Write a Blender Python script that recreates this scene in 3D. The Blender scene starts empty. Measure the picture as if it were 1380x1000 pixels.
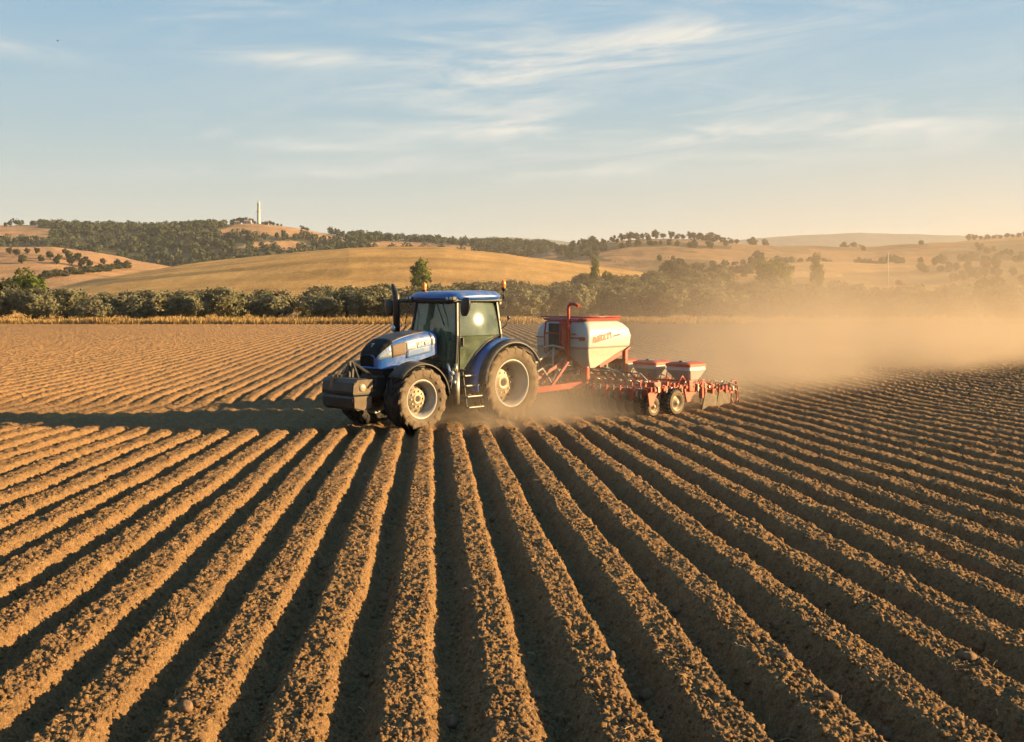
import bpy, bmesh, math, random
import numpy as np
from mathutils import Vector, Matrix, noise as mnoise

scene = bpy.context.scene
COL = scene.collection
R = math.radians
rng = np.random.default_rng(11)
random.seed(5)

# ------------------------------------------------------------------ camera
F, HOR, CAMH = 1400.0, 400.0, 3.1          # focal length in photo pixels, horizon row, eye height
cam = bpy.data.objects.new("camera", bpy.data.cameras.new("camera"))
COL.objects.link(cam)
cam.location = (0, 0, CAMH)
cam.rotation_euler = (R(90), 0, 0)
cam.data.sensor_width = 36.0
cam.data.lens = 36.0 * F / 1380.0
cam.data.shift_y = -(500.0 - HOR) / 1380.0
cam.data.clip_start = 0.1
cam.data.clip_end = 20000
scene.camera = cam

# ------------------------------------------------------------------ light
SUN_EL, SUN_AZ = 14.5, 91.0                # azimuth clockwise from +Y
sd = Vector((math.sin(R(SUN_AZ)) * math.cos(R(SUN_EL)), math.cos(R(SUN_AZ)) * math.cos(R(SUN_EL)), math.sin(R(SUN_EL))))
sun = bpy.data.objects.new("sun", bpy.data.lights.new("sun", 'SUN'))
COL.objects.link(sun)
sun.data.energy = 5.0
sun.data.angle = R(0.5)
sun.data.color = (1.0, 0.69, 0.33)
sun.rotation_euler = (-sd).to_track_quat('-Z', 'Y').to_euler()
sun.location = (60, 0, 40)

scene.view_settings.view_transform = 'Standard'
scene.view_settings.look = 'None'
scene.view_settings.exposure = 1.98
scene.view_settings.gamma = 1.0
scene.render.engine = 'CYCLES'
scene.cycles.use_denoising = True
scene.cycles.max_bounces = 8
scene.cycles.diffuse_bounces = 3
scene.cycles.volume_bounces = 1
scene.cycles.use_adaptive_sampling = True
scene.cycles.adaptive_threshold = 0.02
scene.cycles.transparent_max_bounces = 12
scene.cycles.volume_step_rate = 1.0
scene.cycles.volume_max_steps = 256

# ------------------------------------------------------------------ node helpers
class NT:
    def __init__(s, tree):
        s.t = tree; s.n = tree.nodes; s.l = tree.links
    def new(s, kind, **kw):
        nd = s.n.new(kind)
        for k, v in kw.items(): setattr(nd, k, v)
        return nd
    def put(s, sock, v):
        if isinstance(v, bpy.types.NodeSocket): s.l.new(v, sock)
        else: sock.default_value = v
    def math(s, op, a, b=0.0, c=0.0, clamp=False):
        nd = s.new('ShaderNodeMath', operation=op, use_clamp=clamp)
        s.put(nd.inputs[0], a); s.put(nd.inputs[1], b); s.put(nd.inputs[2], c)
        return nd.outputs[0]
    def ramp(s, v, a, b, lo=0.0, hi=1.0, kind='SMOOTHSTEP'):
        nd = s.new('ShaderNodeMapRange', interpolation_type=kind)
        s.put(nd.inputs[0], v); s.put(nd.inputs[1], a); s.put(nd.inputs[2], b); s.put(nd.inputs[3], lo); s.put(nd.inputs[4], hi)
        return nd.outputs[0]
    def mix(s, f, a, b, mode='MIX'):
        nd = s.new('ShaderNodeMix', data_type='RGBA', blend_type=mode)
        s.put(nd.inputs[0], f); s.put(nd.inputs[6], a); s.put(nd.inputs[7], b)
        return nd.outputs[2]
    def noise(s, vec, scale, detail=4.0, rough=0.55, dist=0.0):
        nd = s.new('ShaderNodeTexNoise')
        if vec is not None: s.l.new(vec, nd.inputs['Vector'])
        nd.inputs['Scale'].default_value = scale; nd.inputs['Detail'].default_value = detail
        nd.inputs['Roughness'].default_value = rough; nd.inputs['Distortion'].default_value = dist
        return nd.outputs['Fac']
    def comb(s, x, y, z=0.0):
        nd = s.new('ShaderNodeCombineXYZ')
        s.put(nd.inputs[0], x); s.put(nd.inputs[1], y); s.put(nd.inputs[2], z)
        return nd.outputs[0]

def c4(c): return (c[0], c[1], c[2], 1.0)

# ------------------------------------------------------------------ sky
world = bpy.data.worlds.new("World")
scene.world = world
world.use_nodes = True
w = NT(world.node_tree)
bg = w.n['Background']
sky = w.new('ShaderNodeTexSky', sky_type='NISHITA')
sky.sun_disc = False
sky.sun_elevation = R(SUN_EL)
sky.sun_rotation = R(SUN_AZ)
sky.altitude = 200
sky.air_density = 1.0
sky.dust_density = 2.2
sky.ozone_density = 1.3
tc = w.new('ShaderNodeTexCoord')
sep = w.new('ShaderNodeSeparateXYZ'); w.l.new(tc.outputs['Generated'], sep.inputs[0])
az = w.math('ARCTAN2', sep.outputs[0], sep.outputs[1])
el = w.math('ARCSINE', sep.outputs[2])
def gauss(a0, e0, sa, se, slope=0.0):
    da = w.math('SUBTRACT', az, a0)
    de = w.math('SUBTRACT', w.math('SUBTRACT', el, e0), w.math('MULTIPLY', da, slope))
    qa = w.math('POWER', w.math('ABSOLUTE', w.math('DIVIDE', da, sa)), 2.0)
    qe = w.math('POWER', w.math('ABSOLUTE', w.math('DIVIDE', de, se)), 2.0)
    return w.math('EXPONENT', w.math('MULTIPLY', w.math('ADD', qa, qe), -1.0))
cover = None
for amp, a in ((1.0, (0.02, 0.222, 0.15, 0.036, 0.08)), (0.75, (0.27, 0.158, 0.30, 0.026, 0.02)), (0.62, (-0.21, 0.222, 0.09, 0.008, -0.02)),
               (0.6, (0.2, 0.248, 0.10, 0.009, 0.06)), (0.45, (-0.2, 0.142, 0.12, 0.007, -0.1)), (0.5, (-0.25, 0.262, 0.12, 0.012, 0.25)),
               (0.45, (-0.08, 0.118, 0.28, 0.008, 0.02)), (0.55, (-0.02, 0.16, 0.12, 0.012, 0.02)), (0.4, (-0.46, 0.215, 0.06, 0.008, -0.1)),
               (0.10, (0.1, 0.19, 0.6, 0.09, 0.0)), (0.25, (0.6, 0.3, 0.4, 0.05, 0.1)), (0.3, (-0.9, 0.25, 0.4, 0.06, 0.1)), (0.45, (0.0, 0.6, 2.5, 0.2, 0.0))):
    g = w.math('MULTIPLY', gauss(*a), amp)
    cover = g if cover is None else w.math('ADD', cover, g)
wv = w.comb(w.math('MULTIPLY', w.math('ADD', az, w.math('MULTIPLY', el, 0.55)), 2.6), w.math('MULTIPLY', w.math('SUBTRACT', el, w.math('MULTIPLY', az, 0.07)), 17.0), 3.7)
n1 = w.noise(wv, 2.1, 9.0, 0.62, 0.7)
wv2 = w.comb(w.math('MULTIPLY', w.math('ADD', az, w.math('MULTIPLY', el, 1.3)), 7.0), w.math('MULTIPLY', w.math('SUBTRACT', el, w.math('MULTIPLY', az, 0.18)), 60.0), 9.1)
n2 = w.noise(wv2, 1.6, 8.0, 0.6, 0.5)
wisp = w.math('MULTIPLY', w.ramp(n1, 0.37, 0.68), w.ramp(n2, 0.2, 0.75, 0.45, 1.0))
cl = w.math('MULTIPLY', w.math('MULTIPLY', cover, wisp), 1.35, clamp=True)
# air near the horizon is dusty: pale cream low down, blue above
low = w.ramp(el, -0.02, 0.21, 1.0, 0.0, 'SMOOTHSTEP')
SKYK = 4.05
blue = w.mix(w.ramp(el, 0.06, 0.5), c4((0.44 * SKYK, 0.63 * SKYK, 0.69 * SKYK)), c4((0.14 * SKYK, 0.44 * SKYK, 0.79 * SKYK)))
cream = w.mix(w.ramp(az, -0.6, 0.7), c4((0.68 * SKYK, 0.67 * SKYK, 0.57 * SKYK)), c4((0.72 * SKYK, 0.665 * SKYK, 0.535 * SKYK)))
tint = w.mix(low, blue, cream)
skyc = w.mix(0.93, sky.outputs[0], tint)
skyc = w.mix(cl, skyc, c4((0.88 * SKYK, 0.89 * SKYK, 0.83 * SKYK)))
w.l.new(skyc, bg.inputs['Color'])
bg.inputs['Strength'].default_value = 0.055

# ------------------------------------------------------------------ materials
def principled(name, color=(0.5, 0.5, 0.5), rough=0.5, metal=0.0, spec=0.5, vary=0.0, vscale=6.0, dust=0.0, dustcol=(0.19, 0.135, 0.08), bump=0.0, bscale=40.0, coat=0.0, dscale=3.0):
    m = bpy.data.materials.new(name); m.use_nodes = True
    t = NT(m.node_tree); b = t.n['Principled BSDF']
    b.inputs['Metallic'].default_value = metal
    b.inputs['Specular IOR Level'].default_value = spec
    b.inputs['Coat Weight'].default_value = coat
    co = t.new('ShaderNodeTexCoord').outputs['Object']
    col = c4(color); r = rough
    if vary:
        n = t.noise(co, vscale, 5, 0.6)
        col = t.mix(t.ramp(n, 0.3, 0.7), c4([x * (1 - vary) for x in color]), c4([min(1, x * (1 + vary)) for x in color]))
    if dust:
        n = t.noise(co, dscale, 8, 0.7)
        geo = t.new('ShaderNodeNewGeometry'); s3 = t.new('ShaderNodeSeparateXYZ'); t.l.new(geo.outputs['Normal'], s3.inputs[0])
        k = t.math('ADD', n, t.math('MULTIPLY', s3.outputs[2], 0.10))
        f = t.math('MULTIPLY', t.ramp(k, 0.62 - 0.5 * dust, 0.95 - 0.4 * dust), min(1, 0.35 + dust * 0.75))
        col = t.mix(f, col, c4(dustcol)); r = t.ramp(f, 0, 1, rough, 0.9, 'LINEAR')
    t.put(b.inputs['Base Color'], col); t.put(b.inputs['Roughness'], r)
    if bump:
        bn = t.new('ShaderNodeBump'); bn.inputs['Strength'].default_value = bump; bn.inputs['Distance'].default_value = 0.02
        t.l.new(t.noise(co, bscale, 6, 0.65), bn.inputs['Height']); t.l.new(bn.outputs[0], b.inputs['Normal'])
    return m

M = {}
M['blue'] = principled('tractor_blue_paint', (0.012, 0.072, 0.27), 0.28, 0.0, 0.5, 0.12, 2.0, 0.28, coat=0.3)
M['bluepale'] = principled('dusty_blue_painted_sheen', (0.07, 0.13, 0.27), 0.3, 0.0, 0.5, 0.1, 2.0, 0.3)  # paler blue: gloss of the bonnet put into the colour
M['black'] = principled('black_plastic', (0.012, 0.012, 0.013), 0.45, 0, 0.4, 0.2, 8, 0.18)
M['grille'] = principled('matt_black_grille', (0.010, 0.010, 0.010), 0.75, 0, 0.15, 0.3, 20, 0.16)
M['blackdusty'] = principled('dusty_black_steel', (0.014, 0.013, 0.012), 0.5, 0, 0.4, 0.2, 8, 0.27)
M['engine'] = principled('engine_block', (0.012, 0.011, 0.010), 0.6, 0.2, 0.4, 0.3, 12, 0.3, bump=0.5, bscale=25)
M['hoodtop'] = principled('dark_hood_top', (0.022, 0.019, 0.020), 0.4, 0, 0.5, 0.1, 4, 0.3)
M['tread'] = principled('tyre_rubber', (0.014, 0.0135, 0.013), 0.8, 0, 0.3, 0.25, 14, 0.26, bump=0.3, bscale=60)
M['sidewall'] = principled('dusty_tyre_sidewall', (0.125, 0.092, 0.060), 0.9, 0, 0.2, 0.18, 5, 0.3, dustcol=(0.165, 0.122, 0.078), bump=0.2, bscale=50)
M['rim'] = principled('grey_white_rim', (0.26, 0.255, 0.235), 0.4, 0.1, 0.5, 0.08, 4, 0.42, dustcol=(0.20, 0.15, 0.10))
M['hub'] = principled('dusty_hub', (0.30, 0.24, 0.16), 0.5, 0.2, 0.5, 0.2, 9, 0.35)
M['hole'] = principled('hub_hole', (0.03, 0.022, 0.015), 0.8)
M['steel'] = principled('worn_steel', (0.30, 0.28, 0.24), 0.4, 0.7, 0.5, 0.2, 10, 0.3)
M['lampclear'] = principled('headlamp_glass', (0.34, 0.38, 0.42), 0.12, 0.5, 0.6, 0.35, 16)
M['lampyellow'] = principled('work_lamp_glass', (0.34, 0.29, 0.19), 0.2, 0.1, 0.6, 0.1, 10)
M['orange'] = principled('beacon_orange', (0.75, 0.20, 0.015), 0.25, 0, 0.5, 0.1, 10)
M['white'] = principled('white_badge', (0.30, 0.30, 0.29), 0.4, 0, 0.5, 0.05)
M['brownpanel'] = principled('dusty_brown_painted_reflection', (0.10, 0.065, 0.038), 0.6, 0, 0.4, 0.2, 10, 0.5, dustcol=(0.16, 0.105, 0.06), bump=0.3, bscale=60)  # dusty tan; carries the brown reflection on the bonnet side as colour
M['seat'] = principled('cab_seat_fabric', (0.03, 0.035, 0.035), 0.85, 0, 0.2, 0.2, 10)
M['interior'] = principled('cab_interior', (0.045, 0.05, 0.045), 0.7, 0, 0.3, 0.2, 6)
M['hivis'] = principled('yellow_green_rail', (0.42, 0.42, 0.09), 0.5)
M['red'] = principled('planter_red_paint', (0.30, 0.036, 0.015), 0.4, 0, 0.5, 0.15, 5, 0.26)
M['redlid'] = principled('orange_red_lid', (0.34, 0.06, 0.022), 0.45, 0, 0.5, 0.12, 4, 0.3)
M['tank'] = principled('cream_poly_tank', (0.335, 0.335, 0.31), 0.4, 0, 0.4, 0.06, 2, 0.16, dustcol=(0.30, 0.24, 0.16))
M['tanklow'] = principled('dusty_tank_funnel', (0.28, 0.235, 0.17), 0.55, 0, 0.4, 0.08, 2, 0.3, dustcol=(0.24, 0.18, 0.115))
M['tankgrey'] = principled('grey_white_hopper', (0.30, 0.30, 0.29), 0.4, 0, 0.4, 0.08, 3, 0.2)
M['disc'] = principled('coulter_disc_steel', (0.075, 0.068, 0.06), 0.5, 0.5, 0.5, 0.3, 10, 0.35)
M['shield'] = principled('dusty_soil_shield', (0.10, 0.075, 0.05), 0.8, 0, 0.3, 0.2, 6, 0.4)
M['hose'] = principled('pale_hose', (0.28, 0.25, 0.2), 0.6, 0, 0.3, 0.1, 10)
M['letterred'] = principled('red_lettering', (0.26, 0.055, 0.02), 0.5)
M['letterdark'] = principled('dark_lettering', (0.09, 0.06, 0.04), 0.6)
M['stonewhite'] = principled('minaret_stone', (0.33, 0.32, 0.29), 0.8, 0, 0.3, 0.08, 0.8)
M['housewall'] = principled('pale_house_wall', (0.30, 0.28, 0.24), 0.85, 0, 0.3, 0.06, 0.6)
M['houseroof'] = principled('tiled_house_roof', (0.28, 0.16, 0.09), 0.85, 0, 0.3, 0.15, 2)
M['window'] = principled('dark_window', (0.03, 0.03, 0.03), 0.2)
M['polewood'] = principled('pole_wood', (0.42, 0.36, 0.27), 0.8, 0, 0.3, 0.15, 3)
M['bark'] = principled('bark', (0.075, 0.055, 0.038), 0.95, 0, 0.2, 0.3, 6, bump=0.6, bscale=12)
M['stone'] = principled('field_stone', (0.15, 0.092, 0.055), 0.95, 0, 0.08, 0.25, 18, 0.2, bump=0.5, bscale=40)
M['bird'] = principled('dark_feathers', (0.03, 0.03, 0.035), 0.8)

def glass_mat(name, tint, dustcol, dusty):
    m = bpy.data.materials.new(name); m.use_nodes = True
    t = NT(m.node_tree); t.n.clear()
    out = t.new('ShaderNodeOutputMaterial')
    tr = t.new('ShaderNodeBsdfTransparent'); tr.inputs[0].default_value = c4(tint)
    gl = t.new('ShaderNodeBsdfGlossy'); gl.inputs[0].default_value = (1, 1, 1, 1); gl.inputs['Roughness'].default_value = 0.06
    df = t.new('ShaderNodeBsdfDiffuse'); df.inputs[0].default_value = c4(dustcol)
    geo = t.new('ShaderNodeNewGeometry'); dp = t.new('ShaderNodeVectorMath', operation='DOT_PRODUCT')
    t.l.new(geo.outputs['Normal'], dp.inputs[0]); t.l.new(geo.outputs['Incoming'], dp.inputs[1])
    fr = t.math('ADD', 0.045, t.math('MULTIPLY', t.math('POWER', t.math('SUBTRACT', 1.0, t.math('ABSOLUTE', dp.outputs['Value'])), 5.0), 0.95), clamp=True)
    co = t.new('ShaderNodeTexCoord').outputs['Object']
    dn = t.ramp(t.noise(co, 2.2, 8, 0.7), 0.3, 0.75, dusty * 0.4, dusty * 1.4)
    m1 = t.new('ShaderNodeMixShader'); t.l.new(dn, m1.inputs[0]); t.l.new(tr.outputs[0], m1.inputs[1]); t.l.new(df.outputs[0], m1.inputs[2])
    m2 = t.new('ShaderNodeMixShader'); t.l.new(t.math('ADD', fr, 0.03), m2.inputs[0]); t.l.new(m1.outputs[0], m2.inputs[1]); t.l.new(gl.outputs[0], m2.inputs[2])
    t.l.new(m2.outputs[0], out.inputs[0])
    return m
M['glass'] = glass_mat('dusty_green_glass', (0.50, 0.62, 0.55), (0.20, 0.235, 0.165), 0.36)
M['clearglass'] = glass_mat('clear_green_glass', (0.55, 0.66, 0.60), (0.12, 0.14, 0.11), 0.10)
M['screenglass'] = glass_mat('dusty_windscreen_glass', (0.36, 0.46, 0.40), (0.22, 0.27, 0.21), 0.30)

def leaf_mat(name, dark, light, transl=0.25):
    m = bpy.data.materials.new(name); m.use_nodes = True
    t = NT(m.node_tree); t.n.clear()
    out = t.new('ShaderNodeOutputMaterial')
    at = t.new('ShaderNodeAttribute', attribute_name='tone')
    oi = t.new('ShaderNodeObjectInfo')
    k = t.math('ADD', t.math('MULTIPLY', at.outputs['Fac'], 0.75), t.math('MULTIPLY', oi.outputs['Random'], 0.25))
    col = t.mix(k, c4(dark), c4(light))
    d = t.new('ShaderNodeBsdfDiffuse'); t.l.new(col, d.inputs[0])
    tl = t.new('ShaderNodeBsdfTranslucent'); t.l.new(col, tl.inputs[0])
    mx = t.new('ShaderNodeMixShader'); mx.inputs[0].default_value = transl
    t.l.new(d.outputs[0], mx.inputs[1]); t.l.new(tl.outputs[0], mx.inputs[2]); t.l.new(mx.outputs[0], out.inputs[0])
    return m
M['olive'] = leaf_mat('olive_leaves', (0.062, 0.062, 0.034), (0.225, 0.205, 0.122))
M['green'] = leaf_mat('green_leaves', (0.040, 0.060, 0.012), (0.150, 0.172, 0.036))
M['darkleaf'] = leaf_mat('dark_evergreen_leaves', (0.030, 0.036, 0.020), (0.085, 0.085, 0.045))
M['wood'] = leaf_mat('woodland_leaves', (0.018, 0.026, 0.014), (0.070, 0.078, 0.040), 0.15)
M['drygrass'] = leaf_mat('dry_grass_blades', (0.19, 0.115, 0.042), (0.48, 0.315, 0.12), 0.3)
M['straw'] = leaf_mat('straw_bits', (0.35, 0.23, 0.11), (0.60, 0.42, 0.22), 0.2)

def soil_mat():
    m = bpy.data.materials.new('ploughed_soil'); m.use_nodes = True
    t = NT(m.node_tree); b = t.n['Principled BSDF']
    geo = t.new('ShaderNodeNewGeometry').outputs['Position']
    big = t.noise(geo, 0.35, 5, 0.6); mid = t.noise(geo, 6.0, 6, 0.65); fine = t.noise(geo, 60.0, 5, 0.7)
    col = t.mix(t.ramp(mid, 0.3, 0.7), c4((0.200, 0.110, 0.046)), c4((0.300, 0.172, 0.074)))
    col = t.mix(t.ramp(big, 0.35, 0.7, 0.0, 0.4), col, c4((0.215, 0.118, 0.052)))
    col = t.mix(t.ramp(fine, 0.35, 0.68, 0.0, 0.5), col, c4((0.42, 0.255, 0.116)))
    col = t.mix(t.ramp(t.noise(geo, 26.0, 3, 0.6), 0.45, 0.64, 0.0, 0.5), col, c4((0.080, 0.048, 0.024)))
    col = t.mix(t.ramp(t.noise(geo, 130.0, 2, 0.6), 0.48, 0.62, 0.0, 0.55), col, c4((0.070, 0.042, 0.022)))
    col = t.mix(t.ramp(t.noise(geo, 4.2, 4, 0.7), 0.46, 0.66, 0.0, 0.4), col, c4((0.12, 0.068, 0.030)))
    t.put(b.inputs['Base Color'], col); b.inputs['Roughness'].default_value = 0.95; b.inputs['Specular IOR Level'].default_value = 0.15
    vo = t.new('ShaderNodeTexVoronoi'); vo.inputs['Scale'].default_value = 42.0; t.l.new(geo, vo.inputs['Vector'])
    h = t.math('ADD', t.math('MULTIPLY', vo.outputs['Distance'], -0.55), t.math('MULTIPLY', t.noise(geo, 90.0, 6, 0.7), 0.9))
    bn = t.new('ShaderNodeBump'); bn.inputs['Strength'].default_value = 0.9; bn.inputs['Distance'].default_value = 0.035
    t.l.new(h, bn.inputs['Height']); t.l.new(bn.outputs[0], b.inputs['Normal'])
    return m
M['soil'] = soil_mat()

def terrain_mat():
    m = bpy.data.materials.new('farmland'); m.use_nodes = True
    t = NT(m.node_tree); b = t.n['Principled BSDF']
    at = t.new('ShaderNodeAttribute', attribute_name='cover')
    geo = t.new('ShaderNodeNewGeometry').outputs['Position']
    mp = t.new('ShaderNodeMapping'); mp.inputs['Scale'].default_value = (0.25, 0.04, 0.4); t.l.new(geo, mp.inputs[0])
    streak = t.noise(mp.outputs[0], 0.5, 8, 0.7)
    mp2 = t.new('ShaderNodeMapping'); mp2.inputs['Scale'].default_value = (0.010, 0.05, 0.0); t.l.new(geo, mp2.inputs[0])
    band = t.noise(mp2.outputs[0], 1.0, 4, 0.55, 0.6)
    grain = t.noise(geo, 0.9, 5, 0.75)
    k = t.math('MULTIPLY', t.ramp(streak, 0.25, 0.75, 0.78, 1.18), t.ramp(band, 0.3, 0.62, 0.74, 1.08))
    k = t.math('MULTIPLY', k, t.ramp(grain, 0.25, 0.75, 0.75, 1.25))
    vm = t.new('ShaderNodeVectorMath', operation='SCALE'); t.l.new(at.outputs['Color'], vm.inputs[0]); t.l.new(k, vm.inputs['Scale'])
    t.l.new(vm.outputs[0], b.inputs['Base Color']); b.inputs['Roughness'].default_value = 1.0; b.inputs['Specular IOR Level'].default_value = 0.05
    bn = t.new('ShaderNodeBump'); bn.inputs['Strength'].default_value = 0.6; bn.inputs['Distance'].default_value = 0.8
    t.l.new(grain, bn.inputs['Height']); t.l.new(bn.outputs[0], b.inputs['Normal'])
    return m
M['terrain'] = terrain_mat()

# ------------------------------------------------------------------ mesh helpers
def tag(o, label=None, cat=None, group=None, kind=None):
    if label: o['label'] = label
    if cat: o['category'] = cat
    if group: o['group'] = group
    if kind: o['kind'] = kind
    return o

def np_mesh(name, verts, faces, mats, smooth=True, attrs=None, midx=None):
    """faces: int array (n,k). attrs: {name: (type, domain, array)}"""
    me = bpy.data.meshes.new(name)
    verts = np.asarray(verts, np.float32); faces = np.asarray(faces, np.int32)
    nf, k = faces.shape
    me.vertices.add(len(verts)); me.vertices.foreach_set('co', verts.ravel())
    me.loops.add(nf * k); me.loops.foreach_set('vertex_index', faces.ravel())
    me.polygons.add(nf); me.polygons.foreach_set('loop_start', np.arange(0, nf * k, k, dtype=np.int32))
    me.polygons.foreach_set('use_smooth', np.full(nf, smooth, dtype=bool))
    if midx is not None: me.polygons.foreach_set('material_index', np.asarray(midx, np.int32))
    for m in mats: me.materials.append(m)
    me.update(calc_edges=True)
    for an, (ty, dom, arr) in (attrs or {}).items():
        a = me.attributes.new(an, ty, dom)
        a.data.foreach_set('color' if ty == 'FLOAT_COLOR' else 'value', np.asarray(arr, np.float32).ravel())
    return me

def link(name, me, parent=None):
    o = bpy.data.objects.new(name, me); COL.objects.link(o)
    if parent is not None: o.parent = parent
    return o

class MB:
    """collects shapes into ONE mesh; off is subtracted from every vertex"""
    def __init__(s, off=(0, 0, 0)):
        s.v = []; s.f = []; s.m = []; s.s = []; s.off = Vector(off)
    def add(s, vs, fs, mi=0, smooth=False):
        b = len(s.v); s.v += [Vector(v) - s.off for v in vs]
        for f in fs:
            s.f.append([b + i for i in f]); s.m.append(mi); s.s.append(smooth)
    def box(s, c, size, rot=None, bev=0.012, mi=0):
        bm = bmesh.new(); bmesh.ops.create_cube(bm, size=1.0)
        for v in bm.verts: v.co = Vector((v.co.x * size[0], v.co.y * size[1], v.co.z * size[2]))
        if bev and min(size) > 2.2 * bev:
            bmesh.ops.bevel(bm, geom=list(bm.edges), offset=bev, segments=2, affect='EDGES', profile=0.5)
        Mx = Matrix.Translation(Vector(c)) @ (rot.to_matrix().to_4x4() if rot is not None else Matrix.Identity(4))
        bm.verts.index_update()
        s.add([Mx @ v.co for v in bm.verts], [[v.index for v in f.verts] for f in bm.faces], mi, False); bm.free()
    def beam(s, p0, p1, wd, ht, mi=0, bev=0.008):
        p0, p1 = Vector(p0), Vector(p1); d = p1 - p0
        x = d.normalized(); up = Vector((0, 0, 1)) if abs(x.z) < 0.95 else Vector((1, 0, 0))
        y = up.cross(x).normalized(); z = x.cross(y)
        rot = Matrix((x, y, z)).transposed().to_quaternion()
        s.box((p0 + p1) / 2, (d.length, wd, ht), rot, bev, mi)
    def tube(s, pts, r, n=10, mi=0, caps=True):
        pts = [Vector(p) for p in pts]
        rs = r if isinstance(r, (list, tuple)) else [r] * len(pts)
        rings = []; ref = None
        for i, p in enumerate(pts):
            d = (pts[min(i + 1, len(pts) - 1)] - pts[max(i - 1, 0)]).normalized()
            if ref is None:
                ref = Vector((0, 0, 1)) if abs(d.z) < 0.9 else Vector((1, 0, 0))
            x = ref.cross(d).normalized(); y = d.cross(x).normalized(); ref = y
            rings.append([p + x * (math.cos(a) * rs[i]) + y * (math.sin(a) * rs[i]) for a in [2 * math.pi * k / n for k in range(n)]])
        s.loft(rings, True, caps, mi, True)
    def loft(s, rings, closed=True, caps=False, mi=0, smooth=True):
        n = len(rings[0]); vs = [p for r_ in rings for p in r_]; fs = []
        for i in range(len(rings) - 1):
            for k in range(n if closed else n - 1):
                a, b = i * n + k, i * n + (k + 1) % n
                fs.append([a, b, b + n, a + n])
        s.add(vs, fs, mi, smooth)
        if caps:
            b0 = len(s.v) - len(vs)
            for idx in (list(range(n))[::-1], [(len(rings) - 1) * n + k for k in range(n)]):
                s.f.append([b0 + i for i in idx]); s.m.append(mi); s.s.append(False)
    def lathe(s, prof, c, axis='Y', n=40, mi=0, smooth=True, flip=1):
        """prof: list of (radius, along axis)"""
        c = Vector(c); rings = []
        for (r_, h) in prof:
            ring = []
            for k in range(n):
                a = 2 * math.pi * k / n
                if axis == 'Y': ring.append(c + Vector((math.cos(a) * r_, h * flip, math.sin(a) * r_)))
                elif axis == 'X': ring.append(c + Vector((h * flip, math.cos(a) * r_, math.sin(a) * r_)))
                else: ring.append(c + Vector((math.cos(a) * r_, math.sin(a) * r_, h * flip)))
            rings.append(ring)
        s.loft(rings, True, False, mi, smooth)
    def cyl(s, p0, p1, r_, n=16, mi=0): s.tube([p0, p1], r_, n, mi)
    def prism(s, pts, ext, mi=0):
        """polygon pts extruded by vector ext"""
        pts = [Vector(p) for p in pts]; e = Vector(ext); n = len(pts)
        s.add(pts + [p + e for p in pts], [list(range(n))[::-1], list(range(n, 2 * n))] + [[i, (i + 1) % n, (i + 1) % n + n, i + n] for i in range(n)], mi)
    def sphere(s, c, r_, mi=0, sc=(1, 1, 1), seg=14, rings=9):
        bm = bmesh.new(); bmesh.ops.create_uvsphere(bm, u_segments=seg, v_segments=rings, radius=r_)
        bm.verts.index_update()
        s.add([Vector(c) + Vector((v.co.x * sc[0], v.co.y * sc[1], v.co.z * sc[2])) for v in bm.verts], [[v.index for v in f.verts] for f in bm.faces], mi, True); bm.free()
    def build(s, name, mats, parent=None):
        if not isinstance(mats, (list, tuple)): mats = [mats]
        me = bpy.data.meshes.new(name); me.from_pydata([tuple(v) for v in s.v], [], s.f)
        for m in mats: me.materials.append(m)
        me.polygons.foreach_set('material_index', s.m); me.polygons.foreach_set('use_smooth', s.s)
        bm = bmesh.new(); bm.from_mesh(me); bmesh.ops.recalc_face_normals(bm, faces=list(bm.faces)); bm.to_mesh(me); bm.free()
        me.update()
        return link(name, me, parent)

def empty(name, loc=(0, 0, 0), rz=0.0):
    o = bpy.data.objects.new(name, None); o.empty_display_size = 0.5
    o.location = loc; o.rotation_euler = (0, 0, rz); COL.objects.link(o); return o

# ------------------------------------------------------------------ numpy noise
def h2(ix, iy, seed):
    n = (ix.astype(np.int64) * 374761393 + iy.astype(np.int64) * 668265263 + seed * 974711) & 0x7fffffff
    n = ((n ^ (n >> 13)) * 1274126177) & 0x7fffffff
    n = ((n ^ (n >> 15)) * 1103515245) & 0x7fffffff
    return (n ^ (n >> 16)).astype(np.float64) / 0x7fffffff
def vnoise(x, y, seed):
    ix, iy = np.floor(x), np.floor(y); fx, fy = x - ix, y - iy
    fx = fx * fx * (3 - 2 * fx); fy = fy * fy * (3 - 2 * fy)
    a, b, c, d = h2(ix, iy, seed), h2(ix + 1, iy, seed), h2(ix, iy + 1, seed), h2(ix + 1, iy + 1, seed)
    return (a * (1 - fx) + b * fx) * (1 - fy) + (c * (1 - fx) + d * fx) * fy
def fbm(x, y, seed, octs=4):
    o, a, t = 0, 1.0, 0
    for i in range(octs):
        o = o + a * vnoise(x, y, seed + i); t += a; a *= 0.5; x = x * 2.03 + 7.1; y = y * 2.03 + 3.3
    return o / t
def lumps(x, y, seed):
    """rounded clods on a jittered grid: height 0..1"""
    ix, iy = np.floor(x), np.floor(y); out = np.zeros_like(x)
    for dx in (-1, 0, 1):
        for dy in (-1, 0, 1):
            cx, cy = ix + dx, iy + dy
            px = cx + h2(cx, cy, seed); py = cy + h2(cx, cy, seed + 1)
            r_ = 0.25 + 0.5 * h2(cx, cy, seed + 2) ** 2
            d2 = ((x - px) ** 2 + (y - py) ** 2) / (r_ * r_)
            out = np.maximum(out, np.sqrt(np.maximum(0, 1 - d2)) * r_ * 1.4)
    return out
def sst(t):
    t = np.clip(t, 0, 1); return t * t * (3 - 2 * t)

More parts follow.
